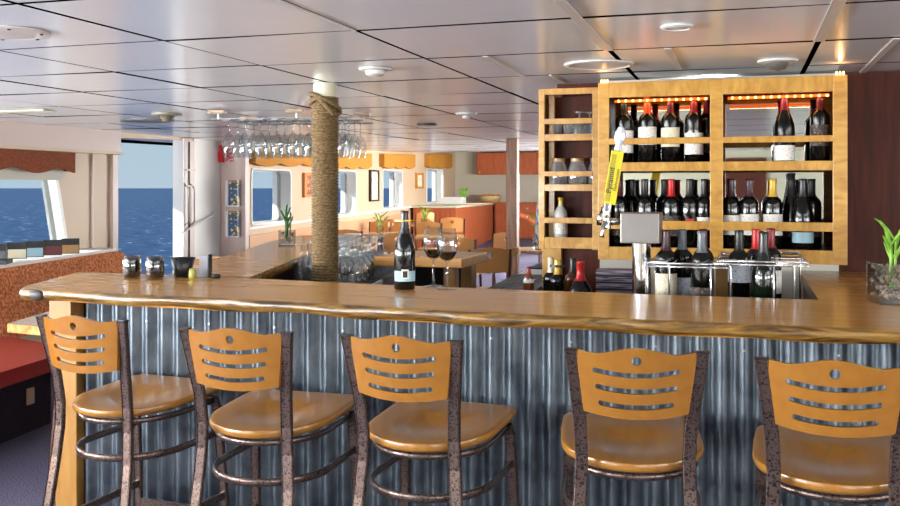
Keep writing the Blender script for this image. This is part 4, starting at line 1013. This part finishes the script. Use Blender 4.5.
for px_, z, rz, tx in [
    (485, 9.6, 28, 'blond dining chair with round hole in its back, just beyond the bar return'),
    (462, 11.3, 5, 'brown-looking dining chair half hidden above the bar return'),
    (452, 16.2, 18, 'dining chair in the distance, in front of the red-brown counter end'),
    (431, 15.0, 8, 'dining chair behind the wine glasses with its back to us'),
    (420, 17.8, 170, 'sunlit dining chair farthest away under the last windows'),
    (396, 15.8, 6, 'dining chair between the rope post and the wine bottle, second behind'),
    (402, 12.3, 5, 'dining chair with a small hole in its back, directly above the inverted glasses'),
    (372, 15.1, 165, 'sunlit dining chair by the far table with the small plant'),
    (350, 13.1, 12, 'dining chair just right of the rope post, mostly hidden by the table'),
    (550, 12.1, 175, 'dining chair on the far side of the table behind the slim wooden post'),
    (493, 12.0, 150, 'dining chair left of the slim wooden post, red-brown frame showing')]:
    x, y = PXY(px_, z); put_chair(x, y, rz+YAW*57.3-17.5+0, tx)
put_chair(-3.98, 6.45, 190, 'dining chair behind the left end of the bar, curved back top showing', 'dining chairs by the booth')
put_chair(-3.02, 4.0, 4, 'dining chair hidden behind the first bar stool, only its foot showing', 'dining chairs by the booth')
put_chair(-4.35, 7.0, 200, 'dining chair in front of the open doorway, behind the black basket', 'dining chairs by the booth')
put_chair(-3.75, 7.9, 160, 'dining chair beyond the left end of the bar near the doorway', 'dining chairs by the booth')
def table(label, px_, z, w_=.75, rz=0, rnd=False):
    x, y = PXY(px_, z); e = emp('dining_table', label, 'table', (x, y, fl(y)), math.radians(rz), 'dining tables in the far room')
    obj('table_top', B((-w_/2, w_/2, -.38, .38, .72, .755), bev=.008) if not rnd else lathe([(0, .72), (w_/2, .72), (w_/2+.01, .737), (w_/2, .755), (0, .755)], 28), M['table_wood'], e)
    obj('pedestal', lathe([(.22, 0), (.22, .02), (.045, .05), (.04, .70), (.12, .718)], 16), M['black_iron'], e, smooth=True, auto=35)
    return x, y, fl(y)+.755
t1 = table('round table beyond the slim wooden post carrying a bamboo vase', 545, 11.1, .8, 0, True)
t2 = table('white-gleaming table just right of the rope post', 338, 12.0, .9, 17)
t3 = table('far table with a small plant, left of the wine bottle', 380, 14.3, .7, 17)
t4 = table('far table with a small plant, above the wine glasses', 424, 16.5, .7, 17)
t5 = table('table behind the wine glasses near the bar return', 440, 13.6, .7, 17)
vase('table_bamboo_vase', 'glass vase with stones and green bamboo on the round table behind the slim post', (t1[0]-.05, t1[1]-.1, t1[2]), .13, .17, ph=.26, n=5, fill=.8, stones=50, seed=9)
tag(obj('menu_card', B((-.07, .07, -.012, .012, 0, .20), bev=.002), M['paper'], loc=(t1[0]+.16, t1[1]-.2, t1[2]), rz=.3), 'white menu card standing by the bamboo vase', 'menu')
for (t, tx, sd) in ((t3, 'small potted plant on the far table left of the wine bottle', 11), (t4, 'small potted plant on the far table above the wine glasses', 12)):
    vase('table_plant', tx, (t[0], t[1], t[2]), .09, .10, ph=.26, n=4, seed=sd, stones=20)
tag(obj('napkin_stack', B((-.08, .08, -.06, .06, 0, .14)), M['paper'], loc=(t2[0]+.25, t2[1]-.05, t2[2]), rz=.3), 'stack of white napkins on the table right of the rope post', 'napkins')

# ================================================================ WALL FITTINGS, FAR
# valances
def valance(name, label, xf, ya, yb, ztop, zbot, m, n, amp, thick=.03, out_=.10):
    steps = n*10; L = []
    for i in range(steps+1):
        u = ya+(yb-ya)*i/steps; ph = (i/steps*n) % 1
        L.append((u, zbot(u)+amp*(1-abs(math.sin(PI*ph)))))
    poly = L+[(yb, ztop(yb)), (ya, ztop(ya))]
    bm = sheet(poly, [], [], lambda u, v: (xf(u)+out_, u, v), lambda u, v: (xf(u)+out_-thick, u, v))
    e = emp(name, label, 'valance')
    obj('valance_cloth', bm, m, e)
    obj('valance_return', B((xf(ya)+.002, xf(ya)+out_-thick, ya, ya+.02, zbot(ya)+amp, ztop(ya)), (xf(yb)+.002, xf(yb)+out_-thick, yb-.02, yb, zbot(yb)+amp, ztop(yb))), m, e)
    return e
def sval(name, label):      # near window: rippled hem
    n = 60; ya, yb = 4.6, 7.06; L = []
    for i in range(n+1):
        u = ya+(yb-ya)*i/n; L.append((u, 1.640+.022*math.sin(2*PI*(u-ya)/.55+.8)))
    e = emp(name, label, 'valance')
    obj('valance_cloth', sheet(L+[(yb, 1.808), (ya, 1.808)], [], [], lambda u, v: (XL+.12, u, v), lambda u, v: (XL+.095, u, v)), M['valance_brown'], e)
    obj('valance_return', B((XL+.002, XL+.095, yb-.015, yb, 1.64, 1.80)), M['valance_brown'], e)
sval('window_valance', 'rust brown scalloped valance over the near left window')
tag(obj('roller_blind', B((XL+.016, XL+.03, 5.1, 7.0, 1.56, 1.70)), M['wall_grey'], None), 'pale roller blind under the rust brown valance', 'blind')
for i, (ya, yb, tx) in enumerate([(9.86, 12.15, 'gold scalloped valance over the first far window, behind the hanging glasses'), (12.55, 14.6, 'gold scalloped valance right of the rope post'), (15.35, 17.6, 'gold scalloped valance over the third far window'), (18.75, 21.2, 'gold scalloped valance over the last window near the wall cupboards')]):
    valance('window_valance', tx, wx, ya, yb, lambda u: cz(u)-.05 if u > 12.4 else 1.93, (lambda u: 1.74+.05*(u-9.8)/2.3) if i == 0 else (lambda u: 1.76+.022*(u-12.5)), M['valance_gold'], 3 if i < 3 else 3, .045)
def picture(label, ya, yb, za, zb, mf, art, fr=.03, name='framed_picture'):
    e = emp(name, label, 'picture')
    o_ = [(ya, za), (yb, za), (yb, zb), (ya, zb)]; i_ = [(ya+fr*2, za+fr), (yb-fr*2, za+fr), (yb-fr*2, zb-fr), (ya+fr*2, zb-fr)]
    obj('picture_frame', sheet(o_, [i_], [], lambda u, v: (wx(u)+.04, u, v), lambda u, v: (wx(u)+.002, u, v)), mf, e)
    obj('picture_print', sheet(i_, [], [], lambda u, v: (wx(u)+.025, u, v), lambda u, v: (wx(u)+.01, u, v)), art, e)
picture('tall black-framed scroll picture between the second and third far windows', 14.72, 15.25, 1.26, 1.80, M['black'], M['scroll'], .03)
picture('small gold-framed picture between the third and last far windows', 17.95, 18.55, 1.48, 1.80, M['valance_gold'], M['scroll'], .04)
picture('orange-framed picture left of the rope post', 11.62, 12.1, 1.36, 1.70, mat('orange_frame', (206, 130, 60), .5), mat('orange_print', (190, 120, 80), .6, build=ramp_noise((206, 150, 96), (130, 50, 40), (1, 1, 1), 30, 2, .4, .6)), .035)
# bulkhead items: plane Y = 9.70
YB = 9.70
for (z0, tx) in ((1.285, 'brochure rack with picture leaflets, upper of two on the pink bulkhead'), (.93, 'brochure rack with picture leaflets, lower of two on the pink bulkhead')):
    e = emp('brochure_holder', tx, 'brochure holder', (-5.69, YB-.001, z0))
    obj('holder_box', B((-.075, -.045, -.10, 0, -.01, .29), (-.045, .075, -.10, 0, -.012, .0), bev=.002), M['frame_white'], e)
    obj('leaflets', B((-.042, .075, -.09, -.03, .002, .275)), M['photo_blue'], e)
    obj('leaflet_header', B((-.042, .075, -.092, -.03, .277, .295)), M['f_tan'], e)
fe = emp('fire_alarm_box', 'small red fire alarm box high on the bulkhead by the doorway', 'alarm', (-5.88, YB, 1.79))
obj('alarm_body', B((-.02, .045, -.06, 0, 0, .13), bev=.004), M['red'], fe); obj('alarm_bell', B((.0, .03, -.05, 0, .13, .20), bev=.003), M['red'], fe)
fs = tag(obj('fire_sign', B((-.045, .055, -.004, 0, 0, .15)), mat('sign_red_white', (220, 60, 60), .5, build=ramp_noise((240, 230, 228), (206, 24, 30), (1, 1, 1), 60, 1, .42, .5)), loc=(-5.77, YB-.001, 1.80)), 'red and white safety sign beside the fire alarm box', 'sign')

# far counter along the hull wall
fc = emp('hull_side_counter', 'red-brown counter along the window wall with pale top, at the far left corner', 'counter')
def qz(y): return fl(y)
obj('counter_body', prism([(-6.28, 17.5), (-5.40, 17.5), (-5.62, 21.15), (-6.65, 21.15)], .12, 1.10), M['cherry'], fc)
obj('counter_top', prism([(-6.32, 17.45), (-5.37, 17.45), (-5.60, 21.15), (-6.68, 21.15)], 1.10, 1.14), M['wall_cream'], fc)
dr = emp('drawer_counter', 'red-brown drawer counter along the far wall', 'counter')
obj('counter_body', B((-5.60, -.8, 21.25, 21.98, .28, 1.12)), M['cherry'], dr)
obj('counter_top', B((-6.6, -.8, 21.18, 21.98, 1.12, 1.155)), M['cherry'], dr)
for k, (xa, xb) in enumerate(((-5.56, -5.08), (-5.06, -4.58), (-4.56, -4.08))):
    for q in range(4 if k < 1 else 2):
        hgt_ = .2 if k < 1 else (.2 if q == 0 else .58)
        z1_ = 1.10-(q*.2 if k < 1 or q == 0 else .2); 
        d_ = obj('drawer', B((xa, xb, 21.23, 21.25, z1_-hgt_+.012, z1_-.006), bev=.003), M['cherry'], dr)
        obj('knob', lathe([(0, -.02), (.022, -.014), (.012, 0)], 10), M['chrome'], d_, loc=((xa+xb)/2, 21.225, z1_-.09)).rotation_euler = (PI/2*-1, 0, 0)
uc_ = emp('wall_cupboards', 'row of orange-brown wall cupboards under the ceiling at the far wall', 'cupboard')
obj('cupboard_body', B((-6.14, -.8, 21.62, 21.98, 1.81, 2.33)), M['cherry'], uc_)
xx = -6.12
for k, w_ in enumerate((.42, .50, .52, .56, .5, .5)):
    d_ = obj('cupboard_door', B((xx, xx+w_-.01, 21.60, 21.62, 1.82, 2.32), bev=.003), M['cherry'], uc_)
    obj('knob', lathe([(0, -.02), (.02, -.014), (.012, 0)], 10), M['chrome'], d_, loc=(xx+(w_-.06 if k % 2 else .06), 21.597, 1.88)).rotation_euler = (PI/2*-1, 0, 0)
    xx += w_
fbk = emp('fruit_basket', 'wicker basket of oranges and limes on the far counter', 'basket', (-5.75, 21.4, 1.155))
obj('basket_body', lathe([(0, .004), (.20, .0), (.24, .06), (.29, .15), (.27, .15), (.22, .06), (0, .03)], 24), M['wicker'], fbk, smooth=True)
for k in range(9):
    a = k*2.4; r = .05+.018*k
    f_ = bmesh.new(); bmesh.ops.create_uvsphere(f_, u_segments=12, v_segments=8, radius=.055)
    tag(obj('orange' if k % 3 else 'lime', f_, M['fruit' if k % 3 else 'fruit_green'], smooth=True, loc=(-5.75+r*math.cos(a), 21.4+r*math.sin(a), 1.155+.13)), 'orange in the wicker basket on the far counter' if k % 3 else 'lime in the wicker basket on the far counter', 'fruit', 'oranges in the fruit basket' if k % 3 else 'limes in the fruit basket')
wpt = emp('white_planter', 'white planter with a small green plant on the hull side counter', 'planter', (-5.95, 19.2, 1.14))
obj('planter_pot', B((-.35, .22, -.15, .15, 0, .16), bev=.02), M['white_pot'], wpt)
bm = bmesh.new(); rnd = random.Random(4)
for k in range(18):
    a = rnd.uniform(0, 6.28); L = rnd.uniform(.1, .22); leaf_blade([(.2, 0, .12), (.2+L*.3*math.cos(a), L*.3*math.sin(a), .2+L*.3), (.2+L*.6*math.cos(a), L*.6*math.sin(a), .26+L*.5)], .03, bm)
obj('foliage', bm, M['leaf'], wpt)
# coats hanging at the corner left of the cabinet
cx_, cy_ = PXY(538.5, 9.5)
e = emp('hanging_coats', 'blue and white patterned coats hanging on a hook left of the shelf unit', 'coats', (cx_+.06, cy_, 0))
bm = bmesh.new()
for k in range(3):
    pr_ = [(.03, 1.50), (.06, 1.42), (.085, 1.25), (.10, 1.0), (.075, .92)]
    lathe(pr_, 12, bm, (.02*k, .09*k, 0))
obj('coat_cloth', bm, M['coat_blue'], e, smooth=True)
obj('coat_hook', B((-.03, .3, -.02, .02, 1.50, 1.53)), M['black_iron'], e)
stand = obj('coat_stand', tube([(.08, .3, fl(cy_)), (.08, .3, 1.55)], .015, 8), M['black_iron'], e)
